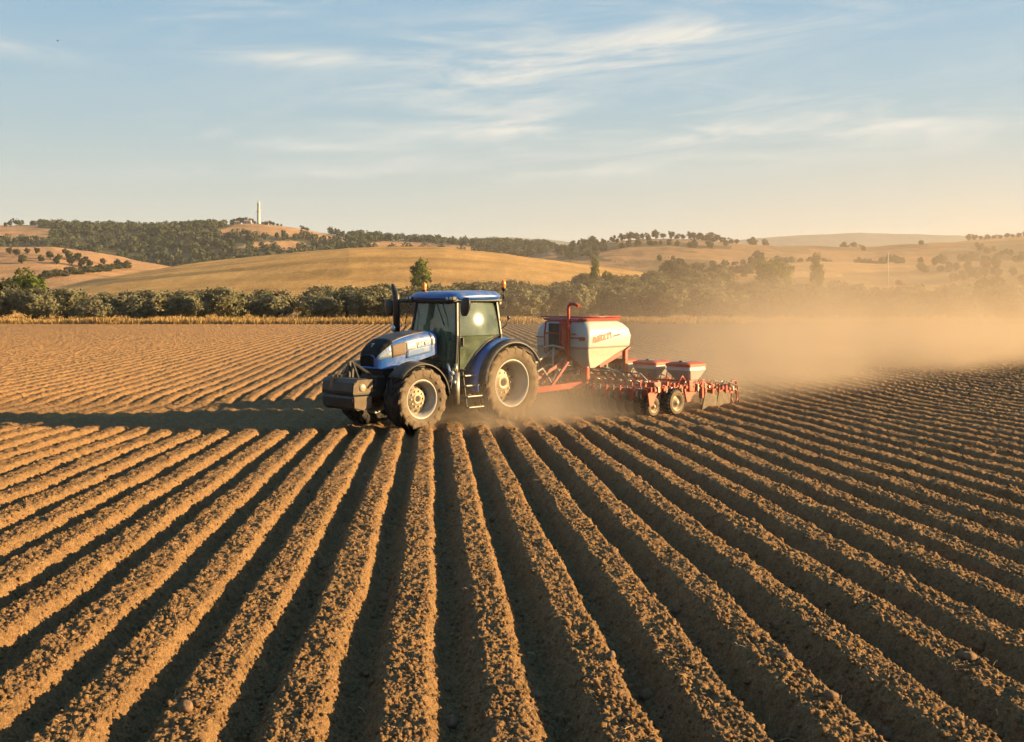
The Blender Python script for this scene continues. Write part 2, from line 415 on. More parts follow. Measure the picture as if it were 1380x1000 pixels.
# ------------------------------------------------------------------ the ploughed field
SP = 0.75
def furrow(x, y):
    """height of the ridges alone and position across the ridge"""
    wob = (fbm(x * 0.5, y * 0.35, 3, 2) - 0.5) * 0.08
    sp = np.clip(0.77 - 0.0075 * (y - 7.2), 0.60, 0.80)      # rows draw together away from the headland
    t = (x + 0.076 * y + 0.2 + wob) / sp
    k = np.round(t); d = (t - k) * sp
    ad = np.abs(d)
    top = 0.128 * sp / 0.75 + (vnoise(k * 3.1, y * 1.1, 21) - 0.5) * 0.05 + (vnoise(x * 2.6 + k * 5.3, y * 2.4, 23) - 0.5) * 0.045
    h = 1 - sst((ad - top) / (sp * 0.5 - top - 0.022))
    return h, d, k
def soil_z(x, y, fine=True):
    h, d, k = furrow(x, y)
    left = sst((2.0 - x - 0.06 * y) / 8.0)
    amp = 0.235 - 0.10 * sst((y - 26) / 16) * left - 0.06 * sst((y - 45) / 50)
    # soil pressed and levelled where the tractor and the planter pass
    band = sst((y - 23.9) / 0.7) * (1 - sst((y - 30.0) / 2.5)) * sst((6.5 - x) / 2.0)
    amp = amp * (1 - 0.8 * band)
    amp = amp * (0.9 + 0.25 * vnoise(k * 7.7, y * 0.6, 5))
    z = (h - 0.55) * amp - 0.02
    far = 1 - sst((y - 70) / 45)
    z = z + (fbm(x * 1.6, y * 1.3, 31, 3) - 0.5) * 0.035
    rough = 0.75 + 0.25 * h
    z = z + (lumps(x * 5.2, y * 5.2, 41) - 0.15) * 0.026 * rough
    if fine:
        z = z + lumps(x * 13.0, y * 13.0, 51) * 0.020 * rough
        z = z + lumps(x * 26.0, y * 26.0, 61) * 0.021 * rough
        z = z + lumps(x * 48.0, y * 48.0, 66) * 0.012 * rough
    else:
        z = z + lumps(x * 9.0, y * 9.0, 71) * 0.05 * rough
    return z

def build_field():
    V, Fc, base = [], [], 0
    def grid(xs_of_y, ys, nx, fine):
        nonlocal base
        ny = len(ys); uu = np.linspace(-1, 1, nx)
        Y = np.repeat(ys[:, None], nx, 1); X = uu[None, :] * xs_of_y(ys)[:, None]
        Z = soil_z(X.ravel(), Y.ravel(), fine)
        V.append(np.stack([X.ravel(), Y.ravel(), Z], 1))
        idx = (base + np.arange(nx * ny)).reshape(ny, nx)
        Fc.append(np.stack([idx[:-1, :-1].ravel(), idx[:-1, 1:].ravel(), idx[1:, 1:].ravel(), idx[1:, :-1].ravel()], 1))
        base += nx * ny
    wf = lambda a: (lambda ys: np.maximum(a, 0.0) + 0 * ys)
    grid(wf(6.8), np.arange(5.6, 10.5001, 0.0092), 1480, True)
    grid(wf(10.4), np.linspace(10.5, 16.5, 430), 1500, True)
    grid(wf(18.5), np.linspace(16.5, 32.0, 520), 1350, True)
    ys = [32.0]
    while ys[-1] < 117: ys.append(ys[-1] + 0.0042 * ys[-1])
    ys[-1] = 117.0
    grid(lambda q: 14 + q * 0.52, np.array(ys), 1700, False)
    # beyond the frame on both sides and under the camera: coarser
    grid(wf(30), np.linspace(-14, 5.6, 150), 500, False)
    def side(x0, x1, y0, y1, st):
        nonlocal base
        xs = np.arange(x0, x1 + st, st); xs[-1] = x1; yy = np.linspace(y0, y1, int((y1 - y0) / st) + 2)
        X, Y = np.meshgrid(xs, yy); ny, nx = X.shape
        V.append(np.stack([X.ravel(), Y.ravel(), soil_z(X.ravel(), Y.ravel(), False)], 1))
        idx = (base + np.arange(nx * ny)).reshape(ny, nx)
        Fc.append(np.stack([idx[:-1, :-1].ravel(), idx[:-1, 1:].ravel(), idx[1:, 1:].ravel(), idx[1:, :-1].ravel()], 1)); base += nx * ny
    for (a_, y0, y1) in ((6.8, 5.6, 10.5), (10.4, 10.5, 16.5), (18.5, 16.5, 32.0)):
        side(a_, 30.6, y0, y1, 0.05); side(-30.6, -a_, y0, y1, 0.05)
    me = np_mesh('field', np.concatenate(V), np.concatenate(Fc), [M['soil']])
    o = link('field', me)
    tag(o, 'brown ploughed field with straight ridges and furrows', 'field', kind='structure')
build_field()

# ------------------------------------------------------------------ terrain beyond the field
def hillfun(x, y, yc, px, py, front, back, p=1.0):
    col = 690 + F * x / np.clip(y, 150, yc)
    zc = np.maximum(0, CAMH + (HOR - np.interp(col, px, py)) * yc / F)
    t = np.where(y < yc, (y - (yc - front)) / front, 1 - (y - yc) / back)
    t = np.clip(t, 0, 1)
    return zc * np.sin(t * t * (3 - 2 * t) * math.pi / 2) ** p * np.where(y < yc, y / yc, 1.0)
HILLS = {
 'A': (520, [-300, -50, 60, 140, 200, 300, 400, 470, 540, 600, 680, 760, 830, 890, 950, 1010], [405, 400, 390, 375.5, 366, 352, 340, 334, 333, 334, 341, 352.5, 362, 371, 384, 405], 310, 150),
 'B': (700, [-600, -200, 0, 70, 120, 175, 215, 260, 320, 400], [325, 328, 331.5, 333.5, 340, 351, 358, 368, 380, 400], 330, 160),
 'C': (1100, [-900, -500, -200, -60, 0, 60, 130, 200, 235, 270, 310, 330, 350, 380, 400, 440, 480, 560, 640, 720, 780, 850, 950, 1100], [330, 318, 306, 304, 304.5, 304, 309, 310, 306, 303, 303, 302.5, 303, 306, 309, 316, 321.5, 325.5, 330, 333.5, 337, 345, 365, 400], 480, 400),
 'D': (3500, [-900, 380, 560, 600, 650, 690, 740, 800, 900, 960, 1020, 1080, 1160, 1240, 1320, 1380, 1600, 2200], [345, 340, 326, 323, 321, 320, 323.5, 330, 331, 328, 321, 317.5, 314, 316, 318.5, 318, 322, 335], 900, 900),
 'E': (900, [640, 700, 740, 790, 830, 900, 960, 1000, 1040, 1100, 1180, 1240, 1300, 1380, 1600, 2000], [400, 350, 337, 329, 325.5, 324, 326.5, 330, 331.5, 333, 333, 329, 324.5, 319.5, 312, 325], 420, 300),
 'F': (600, [800, 870, 900, 940, 985, 1030, 1100, 1180, 1260, 1380, 1600, 2200], [395, 385, 374, 364, 358, 355, 353, 358, 356, 351, 345, 350], 260, 160),
}
def base_z(x, y):
    u = x / np.maximum(y, 1)
    g = 5.0 * sst((y - 132) / 190) * sst((u + 0.24) / 0.22)
    g = g + 1.6 * sst((y - 132) / 170) * sst((u - 0.02) / 0.18)
    return g + 3.0 * sst((y - 300) / 400)
def terrain_z(x, y):
    z = base_z(x, y)
    for k, (yc, px, py, fr, bk) in HILLS.items():
        z = np.maximum(z, hillfun(x, y, yc, px, py, fr, bk))
    z = z + (fbm(x * 0.02, y * 0.02, 77, 4) - 0.5) * 0.010 * np.clip(y - 200, 0, 600) * (z > 1)
    return z + (fbm(x * 0.3, y * 0.3, 91, 3) - 0.5) * 0.25 - 0.05
def which_hill(x, y):
    names = list(HILLS); hs = np.stack([hillfun(x, y, *HILLS[k]) for k in names] + [base_z(x, y)])
    return hs.argmax(0), names + ['base']
def inpoly(px, py, poly):
    r_ = np.zeros(px.shape, bool); n = len(poly)
    for i in range(n):
        x0, y0 = poly[i]; x1, y1 = poly[(i + 1) % n]
        c = ((y0 > py) != (y1 > py)) & (px < (x1 - x0) * (py - y0) / ((y1 - y0) or 1e-9) + x0)
        r_ ^= c
    return r_
GOLD_C = [[(-80, 305), (40, 303), (72, 310), (78, 316), (45, 325), (0, 325), (-80, 330)],
          [(284, 319), (300, 309), (326, 300), (356, 298), (385, 304), (412, 309), (442, 316), (474, 321), (468, 325), (440, 326), (412, 322), (372, 320.5), (335, 315.5)],
          [(316, 334), (345, 327), (395, 325), (432, 332), (420, 338), (330, 338)],
          [(495, 330), (515, 326), (560, 327), (620, 330.5), (655, 335), (640, 340), (560, 340), (490, 336)],
          [(770, 338), (800, 332), (850, 335), (840, 345), (770, 345)]]
DARK_E = [[(740, 338), (790, 329), (900, 328.5), (990, 331), (985, 336), (900, 331.5), (850, 333), (800, 342), (830, 352), (760, 352)],
          [(1030, 330), (1090, 334), (1095, 343), (1050, 338)], [(1290, 328), (1330, 326), (1400, 324), (1400, 346), (1280, 350), (1265, 340)],
          [(1120, 329), (1165, 327), (1165, 331), (1120, 333)]]
DARK_F = [[(868, 364), (905, 354), (935, 358), (930, 366), (880, 366)]]
def cover_colour(x, y, z):
    hi, names = which_hill(x, y)
    px = 690 + F * x / y; py = HOR - F * (z - CAMH) / y
    jx = px + (fbm(x * 0.03, y * 0.03, 7, 3) - 0.5) * 16; jy = py + (fbm(x * 0.03, y * 0.03, 8, 3) - 0.5) * 5
    col = np.zeros((len(x), 3)) + np.array((0.30, 0.185, 0.075))         # dry stubble
    isk = lambda k: hi == names.index(k)
    gold = np.array((0.365, 0.215, 0.074)); brown = np.array((0.315, 0.182, 0.088)); scrub = np.array((0.085, 0.075, 0.042))
    col[isk('A')] = gold; col[isk('B')] = brown
    c = isk('C'); col[c] = scrub
    wood = c.copy()
    for p in GOLD_C:
        s_ = c & inpoly(jx, jy, p); col[s_] = brown; wood &= ~s_
    col[isk('D')] = (0.10, 0.10, 0.085)
    e = isk('E'); col[e] = (0.265, 0.158, 0.076)
    for p in DARK_E:
        s_ = e & inpoly(jx, jy, p); col[s_] = scrub if p is DARK_E[0] else (0.17, 0.125, 0.07); wood |= s_ if p is DARK_E[0] else False
    f = isk('F'); col[f] = (0.31, 0.19, 0.088)
    for p in DARK_F:
        s_ = f & inpoly(jx, jy, p); col[s_] = scrub; wood |= s_
    for kk in ('E', 'F'):          # scrubby patches on the right-hand slopes
        q = isk(kk) & (fbm(x * 0.011, y * 0.016, 57, 4) > 0.565); col[q] = 0.45 * col[q] + 0.55 * scrub; wood |= q & (fbm(x * 0.05, y * 0.05, 58, 2) > 0.63)
    b = isk('base'); col[b] = np.where((y[b] < 126)[:, None], (0.45, 0.28, 0.10), np.where((y[b] < 320)[:, None], (0.27, 0.175, 0.075), (0.33, 0.20, 0.085)))
    # sparse scrub strip on the shoulder of the golden hill and at the foot of the bare left slope
    s_ = isk('A') & inpoly(jx, jy, [(62, 386), (90, 379), (200, 372), (330, 362), (330, 365), (200, 378), (90, 387)])
    col[s_] = col[s_] * 0.45 + 0.55 * np.array((0.13, 0.10, 0.05))
    return col, wood, px, py

def build_terrain():
    ys = [117.0]
    while ys[-1] < 4600: ys.append(ys[-1] + min(10.0, max(0.7, 0.0065 * ys[-1])))
    ys = np.array(ys)
    us = np.concatenate([np.linspace(-2.4, -0.66, 90, endpoint=False), np.linspace(-0.66, 0.66, 820), np.linspace(0.66, 2.4, 91)[1:]])
    Y = np.repeat(ys[:, None], len(us), 1).ravel(); X = (us[None, :] * ys[:, None]).ravel()
    Z = terrain_z(X, Y)
    first = Y < 117.5; Z[first] = -0.25
    col, _, _, _ = cover_colour(X, Y, Z)
    ny, nx = len(ys), len(us); idx = np.arange(nx * ny).reshape(ny, nx)
    fc = np.stack([idx[:-1, :-1].ravel(), idx[:-1, 1:].ravel(), idx[1:, 1:].ravel(), idx[1:, :-1].ravel()], 1)
    me = np_mesh('hills', np.stack([X, Y, Z], 1), fc, [M['terrain']], True, {'cover': ('FLOAT_COLOR', 'POINT', np.concatenate([col, np.ones((len(col), 1))], 1))})
    tag(link('hills', me), 'rolling golden and wooded farmland hills beyond the field', 'hills', kind='structure')
    # plain ground under and around everything
    s_ = 6000
    g = np_mesh('ground', [(-s_, -3000, -0.6), (s_, -3000, -0.6), (s_, 6000, -0.6), (-s_, 6000, -0.6)], [(0, 1, 2, 3)], [M['soil']])
    tag(link('ground', g), 'plain brown farmland soil around the field', 'ground', kind='structure')
build_terrain()
def tz(x, y): return float(terrain_z(np.array([x * 1.0]), np.array([y * 1.0]))[0])
def at(px, y):  return ((px - 690) * y / F, y)

# ------------------------------------------------------------------ trees and plants
def leaf_quads(cent, size, tone, g, out=None, loose=0.75):
    """one randomly turned leaf clump (a bent quad) per centre"""
    n = len(cent)
    a = g.normal(size=(n, 3))
    if out is not None:
        nr = out / np.maximum(np.linalg.norm(out, axis=1)[:, None], 1e-6) + g.normal(size=(n, 3)) * loose * 0.6
        nr /= np.linalg.norm(nr, axis=1)[:, None]
        a -= (a * nr).sum(1)[:, None] * nr; a /= np.linalg.norm(a, axis=1)[:, None]
        b = np.cross(nr, a); s_ = (size * g.uniform(0.6, 1.35, n))[:, None]
        v = np.stack([cent - a * s_, cent + b * s_ * 0.6, cent + a * s_, cent - b * s_ * 0.6], 1).reshape(-1, 3)
        return v, np.arange(4 * n).reshape(n, 4), tone
    a /= np.linalg.norm(a, axis=1)[:, None]
    b = g.normal(size=(n, 3)); b -= (a * b).sum(1)[:, None] * a; b /= np.linalg.norm(b, axis=1)[:, None]
    s_ = (size * g.uniform(0.6, 1.35, n))[:, None]
    v = np.stack([cent - a * s_, cent + b * s_ * 0.55, cent + a * s_, cent - b * s_ * 0.55], 1).reshape(-1, 3)
    f = np.arange(4 * n).reshape(n, 4)
    return v, f, tone
def crown_points(lobes, n, g, shell=0.5):
    """points near the outside of a set of ellipsoid lobes (cx,cy,cz,rx,ry,rz), in clumps"""
    lobes = np.array(lobes); wt = (lobes[:, 3] * lobes[:, 5]); wt = wt / wt.sum()
    nc = max(20, n // 26)
    li = g.choice(len(lobes), nc, p=wt); L = lobes[li]
    d = g.normal(size=(nc, 3)); d /= np.linalg.norm(d, axis=1)[:, None]
    r_ = (shell + (1.06 - shell) * g.uniform(0, 1, nc) ** 0.6)[:, None]
    cc = L[:, :3] + d * L[:, 3:6] * r_
    ct = g.uniform(0, 1, nc)
    k = g.integers(0, nc, n)
    spread = (L[k, 3:6] * 0.17)
    p = cc[k] + g.normal(size=(n, 3)) * spread
    whole = p - (lobes[:, :3] * wt[:, None]).sum(0)
    out = (p - L[k, :3]) / L[k, 3:6] + 0.7 * whole / np.linalg.norm(whole, axis=1)[:, None]
    return p, np.clip(ct[k] * 0.7 + g.uniform(0, 0.3, n), 0, 1), out
def trunk_mb(h, r_, limbs, g):
    mb = MB()
    mb.tube([(0, 0, -0.25), (g.normal() * 0.05, g.normal() * 0.05, h * 0.5), (g.normal() * .1, g.normal() * .1, h)], [r_ * 1.35, r_, r_ * 0.7], 8)
    for (e, q) in limbs:
        e = Vector(e); st = Vector((0, 0, h * g.uniform(0.55, 0.95)))
        mid = st.lerp(e, 0.5) + Vector((g.normal() * .1, g.normal() * .1, 0.12))
        mb.tube([st, mid, e], [q, q * 0.7, q * 0.3], 6)
    return mb
def tree_proto(kind, seed):
    g = np.random.default_rng(seed)
    if kind == 'olive':
        H = 4.1; nl = 9; lobes = []
        for i in range(nl):
            a = 2 * math.pi * i / nl + g.uniform(-.3, .3); rr = g.uniform(0.5, 1.45)
            lobes.append((math.cos(a) * rr, math.sin(a) * rr, g.uniform(1.3, 2.9), g.uniform(.85, 1.25), g.uniform(.85, 1.25), g.uniform(.75, 1.15)))
        lobes.append((0, 0, 2.9, 1.2, 1.2, 1.0)); lobes.append((0, 0, 1.6, 1.7, 1.7, 0.95))
        n, sz, mat, tr, tw = 5200, 0.15, M['olive'], 1.5, 0.17
    elif kind == 'round':
        H = 7; lobes = [(0, 0, 4.2, 2.0, 2.0, 2.0)] + [(math.cos(a) * 1.3, math.sin(a) * 1.3, g.uniform(2.4, 5.4), 1.3, 1.3, 1.3) for a in g.uniform(0, 6.28, 8)]
        n, sz, mat, tr, tw = 4200, 0.24, M['green'], 2.6, 0.22
    elif kind == 'tall':
        H = 9; lobes = [(g.normal() * .3, g.normal() * .3, z, r_ * g.uniform(.9, 1.1), r_, 1.25) for z, r_ in ((1.8, 1.5), (3.0, 1.8), (4.4, 1.9), (5.8, 1.9), (7.0, 1.75), (7.9, 1.4))]
        lobes += [(math.cos(a) * 1.2, math.sin(a) * 1.2, g.uniform(2.4, 7.4), 1.0, 1.0, 1.0) for a in g.uniform(0, 6.28, 6)]
        n, sz, mat, tr, tw = 4600, 0.24, M['green'], 3.0, 0.24
    elif kind == 'dark':
        H = 7; lobes = [(0, 0, 3.6, 2.1, 2.1, 2.5)] + [(math.cos(a) * g.uniform(.9, 1.9), math.sin(a) * g.uniform(.9, 1.9), g.uniform(1.6, 5.4), 1.3, 1.3, 1.3) for a in g.uniform(0, 6.28, 8)]
        n, sz, mat, tr, tw = 1600, 0.42, M['darkleaf'], 2.4, 0.24
    else:  # shrub
        H = 4; lobes = [(g.normal() * 1.2, g.normal() * .8, g.uniform(.9, 2.2), 1.5, 1.3, 1.2) for _ in range(6)]
        n, sz, mat, tr, tw = 1600, 0.32, M['darkleaf'], 0.8, 0.12
    p, t, out = crown_points(lobes, n, g, 0.45 if kind != 'olive' else 0.55)
    p[:, 2] = np.maximum(p[:, 2], 0.12)
    v, f, _ = leaf_quads(p, sz, t, g, out)
    cm = np_mesh(kind + '_crown', v, f, [mat], False, {'tone': ('FLOAT', 'FACE', t)})
    limbs = [((l[0] * .8, l[1] * .8, l[2] * .9), tw * .5) for l in lobes[:7]]
    mb = trunk_mb(tr, tw, limbs, g)
    tm = bpy.data.meshes.new(kind + '_trunk'); tm.from_pydata([tuple(q) for q in mb.v], [], mb.f); tm.materials.append(M['bark'])
    tm.polygons.foreach_set('use_smooth', [True] * len(tm.polygons)); tm.update()
    return cm, tm, H
PROTO = {k: [tree_proto(k, 100 + 7 * i + j) for j in range(nv)] for i, (k, nv) in enumerate((('olive', 6), ('round', 2), ('tall', 3), ('dark', 4), ('shrub', 3)))}
def plant(name, kind, x, y, height, label, cat, group=None, widen=1.0, var=None, z=None):
    cm, tm, H = PROTO[kind][random.randrange(len(PROTO[kind])) if var is None else var % len(PROTO[kind])]
    o = empty(name, (x, y, tz(x, y) if z is None else z), random.uniform(0, 6.28))
    s_ = height / H; o.scale = (s_ * widen, s_ * widen, s_)
    link('crown', cm, o); link('trunk', tm, o)
    return tag(o, label, cat, group)

ORD = ['first', 'second', 'third', 'fourth', 'fifth', 'sixth', 'seventh', 'eighth', 'ninth', 'tenth', 'eleventh', 'twelfth', 'thirteenth', 'fourteenth', 'fifteenth', 'sixteenth', 'seventeenth',
       'eighteenth', 'nineteenth', 'twentieth'] + ['twenty-' + q for q in ('first', 'second', 'third', 'fourth', 'fifth', 'sixth', 'seventh', 'eighth', 'ninth')] + ['thirtieth'] + ['thirty-' + q for q in ('first', 'second', 'third', 'fourth', 'fifth', 'sixth', 'seventh', 'eighth', 'ninth')]
# the olive grove: rows running across behind the field
row_y = [131, 139, 149, 160, 172, 186, 201, 217, 234, 252, 272, 294]
for r_, y0 in enumerate(row_y):
    px = -20.0 + (r_ % 3) * 17; i = 0
    lim = 1420
    while px < lim:
        y = y0 + random.uniform(-2.2, 2.2)
        gap = (64 if r_ == 0 else 52 if r_ == 1 else 44 if r_ < 5 else 36) * random.uniform(0.8, 1.2)
        gap *= 131.0 / y0 * 1.12 if r_ > 1 else 1.0
        gap = max(gap, 24)
        skip = (r_ >= 2 and px < 430 and not (r_ == 2 and random.random() < .5)) or (r_ >= 5 and px < 640) or (r_ >= 8 and px < 780) or (r_ >= 8 and px > 985) or (r_ >= 6 and px > 1055) or (r_ >= 4 and px > 1130)
        skip = skip or (r_ >= 7 and (r_ % 2) and px < 1000 and random.random() < .3)
        if not skip:
            x, _ = at(px, y)
            if r_ == 0: lab = f'silvery olive tree in the front row behind the field, {ORD[i]} from the left'
            elif r_ == 1: lab = f'olive tree in the second row of the grove, {ORD[i]} from the left'
            else: lab = f'dusty olive tree of the hindmost rows in the grove'
            hgt = random.uniform(3.2, 4.75) * (0.98 if px < 380 else 1.1)
            plant('olive_tree', 'olive', x, y, hgt, lab, 'olive tree', 'olive trees in the grove behind the field', random.uniform(1.1, 1.4))
            i += 1
        px += gap
# single trees
TREES = [('leafy_tree', 'round', 42, 205, 9.0, 'bright green leafy tree behind the olive row at the left edge', 1.0),
         ('leafy_tree', 'dark', 8, 200, 6.8, 'low dark green tree beside the bright leafy tree at the left edge', 1.0),
         ('leafy_tree', 'round', 26, 213, 7.2, 'green tree close behind the bright leafy tree', 1.1),
         ('poplar_tree', 'tall', 567, 235, 9.3, 'tall green tree rising behind the tractor cab', 0.98),
         ('leafy_tree', 'tall', 802, 255, 8.8, 'taller of two green trees above the planter tank', 0.62),
         ('leafy_tree', 'round', 820, 258, 5.6, 'small round green tree beside the taller one above the tank', 0.75),
         ('stacked_tree', 'dark', 896, 345, 9.8, 'dark tree with two round crowns at the end of the golden hill', 0.75),
         ('dark_tree', 'dark', 910, 410, 10.5, 'left one of two dark trees standing close together below the right ridge', 0.9),
         ('dark_tree', 'dark', 922, 412, 10.8, 'right one of two dark trees standing close together below the right ridge', 0.95),
         ('dark_shrub', 'shrub', 953, 470, 5.6, 'broad dark bush right of the short white pole', 1.25),
         ('dark_shrub', 'shrub', 968, 475, 6.4, 'tallest dark bush of the thicket below the right ridge', 1.1),
         ('dark_shrub', 'shrub', 990, 480, 5.0, 'low dark bush at the right end of the thicket', 1.5),
         ('dark_shrub', 'shrub', 1006, 470, 6.4, 'dark bush just behind the bright green bushy tree, on its left', 1.2),
         ('dark_tree', 'dark', 1021, 640, 9.5, 'lone round tree on the golden slope under the right ridge', 1.0),
         ('bushy_tree', 'round', 1041, 222, 8.6, 'big bushy bright green tree at the edge of the dust', 1.35),
         ('poplar_tree', 'tall', 1101, 262, 9.0, 'tall hazy tree half lost in the dust', 0.8),
         ('dusty_bush', 'shrub', 1330, 235, 4.6, 'faint dust-veiled bush near the right edge', 1.3)]
for nm, kd, px, y, hg, lab, wd in TREES:
    x, _ = at(px, y); plant(nm, kd, x, y, hg, lab, 'tree' if 'tree' in nm else 'bush', None, wd)
# trees along the right-hand ridge, a bird's chain against the sky
rid = [772, 786, 798, 812, 826, 838, 848, 858, 866, 873, 884, 894, 905, 913, 921, 930, 936, 945, 956, 966, 975, 985, 993, 1013, 1031]
for i, px in enumerate(rid):
    y = 885 + random.uniform(-12, 10); x, _ = at(px, y)
    plant('ridge_tree', 'dark', x, y, random.uniform(4.2, 8.8), f'round dark tree on the right ridge skyline, {ORD[i]} from the left', 'tree', 'trees along the right ridge skyline', random.uniform(0.85, 1.5))
rid2 = [1134, 1143, 1151, 1160, 1305, 1313, 1322, 1331, 1340, 1348, 1357, 1365, 1373, 1381]
for i, px in enumerate(rid2):
    y = 890 + random.uniform(-8, 8); x, _ = at(px, y)
    plant('ridge_tree', 'dark', x, y, random.uniform(3.5, 6.0), f'hazy dark tree on the far right ridge beyond the dust, {ORD[i]} from the left', 'tree', 'hazy trees on the far right ridge', 1.2)
# scattered trees on the bare left slope
scat = [(12, 338), (22, 342), (37, 338), (50, 338), (68, 345), (80, 348), (76, 353), (93, 345), (104, 348), (115, 349), (110, 356), (121, 357), (139, 352), (158, 356), (96, 354), (30, 352), (55, 349), (88, 339), (171, 358), (134, 361)]
for i, (px, py) in enumerate(scat):
    best = min(range(420, 701, 4), key=lambda yy: abs(HOR - F * (tz(*at(px, yy)) - CAMH) / yy - py - 4))
    x, _ = at(px, best)
    plant('slope_tree', 'dark', x, best, random.uniform(3.3, 4.9), f'dark round tree dotted on the bare left slope, at about {ORD[sorted(scat).index((px, py))]} place from the left', 'tree', 'trees dotted on the bare left slope', 1.15)
# scrub strip below the bare slope
for i, px in enumerate(range(58, 175, 9)):
    best = 455; x, _ = at(px + random.uniform(-2, 2), best)
    py = np.interp(px, [58, 120, 175], [372, 364, 357])
    best = min(range(400, 640, 4), key=lambda yy: abs(HOR - F * (tz(*at(px, yy)) - CAMH) / yy - py - 3)); x, _ = at(px, best)
    plant('scrub_bush', 'shrub', x, best, random.uniform(3.2, 5.0), f'dark bush in the scrub strip under the bare left slope, {ORD[i]} from the left', 'bush', 'bushes in the scrub strip under the left slope', 1.5)
# trees around the minaret
for i, (px, h_) in enumerate([(313, 6.5), (318, 8), (323, 8.5), (328, 7.5), (334, 8), (339, 6.5), (343, 4), (358, 4), (364, 5.5), (369, 4.5), (374, 3.6), (379, 3), (408, 6.5), (414, 5.0)]):
    y = 1092 + (10 if h_ > 6 else -4); x, _ = at(px, y)
    plant('hilltop_tree', 'dark', x, y, h_, f'dark tree on the hilltop beside the minaret, {ORD[i]} from the left', 'tree', 'trees on the hilltop around the minaret', 1.1)

# woodland on the far hills, one mass
def build_wood():
    g = np.random.default_rng(3)
    n = 60000
    u = g.uniform(-0.62, 0.6, n); y = g.uniform(420, 1098, n); x = u * y
    z = terrain_z(x, y); _, wood, px, py = cover_colour(x, y, z)
    keep = wood & ~((px > 286) & (px < 420) & (y > 1035)) & (g.uniform(size=n) < np.where(y > 1085, 0.45, np.where(px > 740, 0.11, 0.17)))
    x, y, z = x[keep], y[keep], z[keep]
    n = len(x); k = 46
    H = g.uniform(4.0, 8.0, n) * np.where(x > 40, 0.62, 1.0) * np.where(fbm(x * .01, y * .01, 5, 2) > .5, 1.1, 0.9)
    d = g.normal(size=(n, k, 3)); d /= np.linalg.norm(d, axis=2)[:, :, None]
    d *= g.uniform(0.55, 1.05, (n, k, 1))
    rad = (H * g.uniform(0.38, 0.5, n))[:, None]
    c = np.stack([x[:, None] + d[:, :, 0] * rad, y[:, None] + d[:, :, 1] * rad, z[:, None] + H[:, None] * 0.55 + d[:, :, 2] * H[:, None] * 0.48], 2).reshape(-1, 3)
    tone = np.clip(np.repeat(g.uniform(0, 0.8, n), k) + g.uniform(0, 0.3, n * k), 0, 1)
    v, f, _ = leaf_quads(c, 1.25, tone, g, d.reshape(-1, 3))
    me = np_mesh('woodland', v, f, [M['wood']], False, {'tone': ('FLOAT', 'FACE', tone)})
    tag(link('woodland', me), 'dark scrubby woodland covering the far hillsides', 'woodland', kind='stuff')
build_wood()

def build_grass():
    g = np.random.default_rng(8)
    n = 52000
    y = 117.0 + np.abs(g.normal(size=n)) * 4.2 + g.uniform(0, 1.2, n); u = g.uniform(-0.62, 0.62, n); x = u * y
    dens = fbm(x * 0.25, y * 0.4, 12, 3)
    hgt = g.uniform(0.35, 0.95, n) * (0.35 + 1.1 * dens) * np.where(y < 126, 1, 0.7)
    # weeds and dry stalks between the olive trees
    n2 = 26000
    y2 = g.uniform(126, 190, n2); x2 = g.uniform(-0.6, 0.6, n2) * y2
    x = np.concatenate([x, x2]); y = np.concatenate([y, y2]); hgt = np.concatenate([hgt, g.uniform(0.1, 0.5, n2) * fbm(x2 * .3, y2 * .3, 15, 3) * 1.6])
    n = len(x); z = terrain_z(x, y) - 0.05
    a = g.uniform(0, 6.28, n); wd = g.uniform(0.03, 0.09, n); lx, ly = np.cos(a) * wd, np.sin(a) * wd
    tx, ty = g.normal(size=n) * 0.16, g.normal(size=n) * 0.16
    P = lambda sx, sz, k: np.stack([x + lx * sx + tx * k, y + ly * sx + ty * k, z + hgt * sz], 1)
    v = np.stack([P(-1, 0, 0), P(1, 0, 0), P(0.6, 0.8, .8), P(-.1, 1, 1)], 1).reshape(-1, 3)
    tone = np.clip(g.uniform(0, 0.6, n) + 0.5 * fbm(x * .15, y * .3, 19, 3), 0, 1)
    me = np_mesh('dry_grass', v, np.arange(4 * n).reshape(n, 4), [M['drygrass']], False, {'tone': ('FLOAT', 'FACE', tone)})
    tag(link('dry_grass', me), 'strip of dry yellow grass along the far edge of the field', 'grass', kind='stuff')
build_grass()

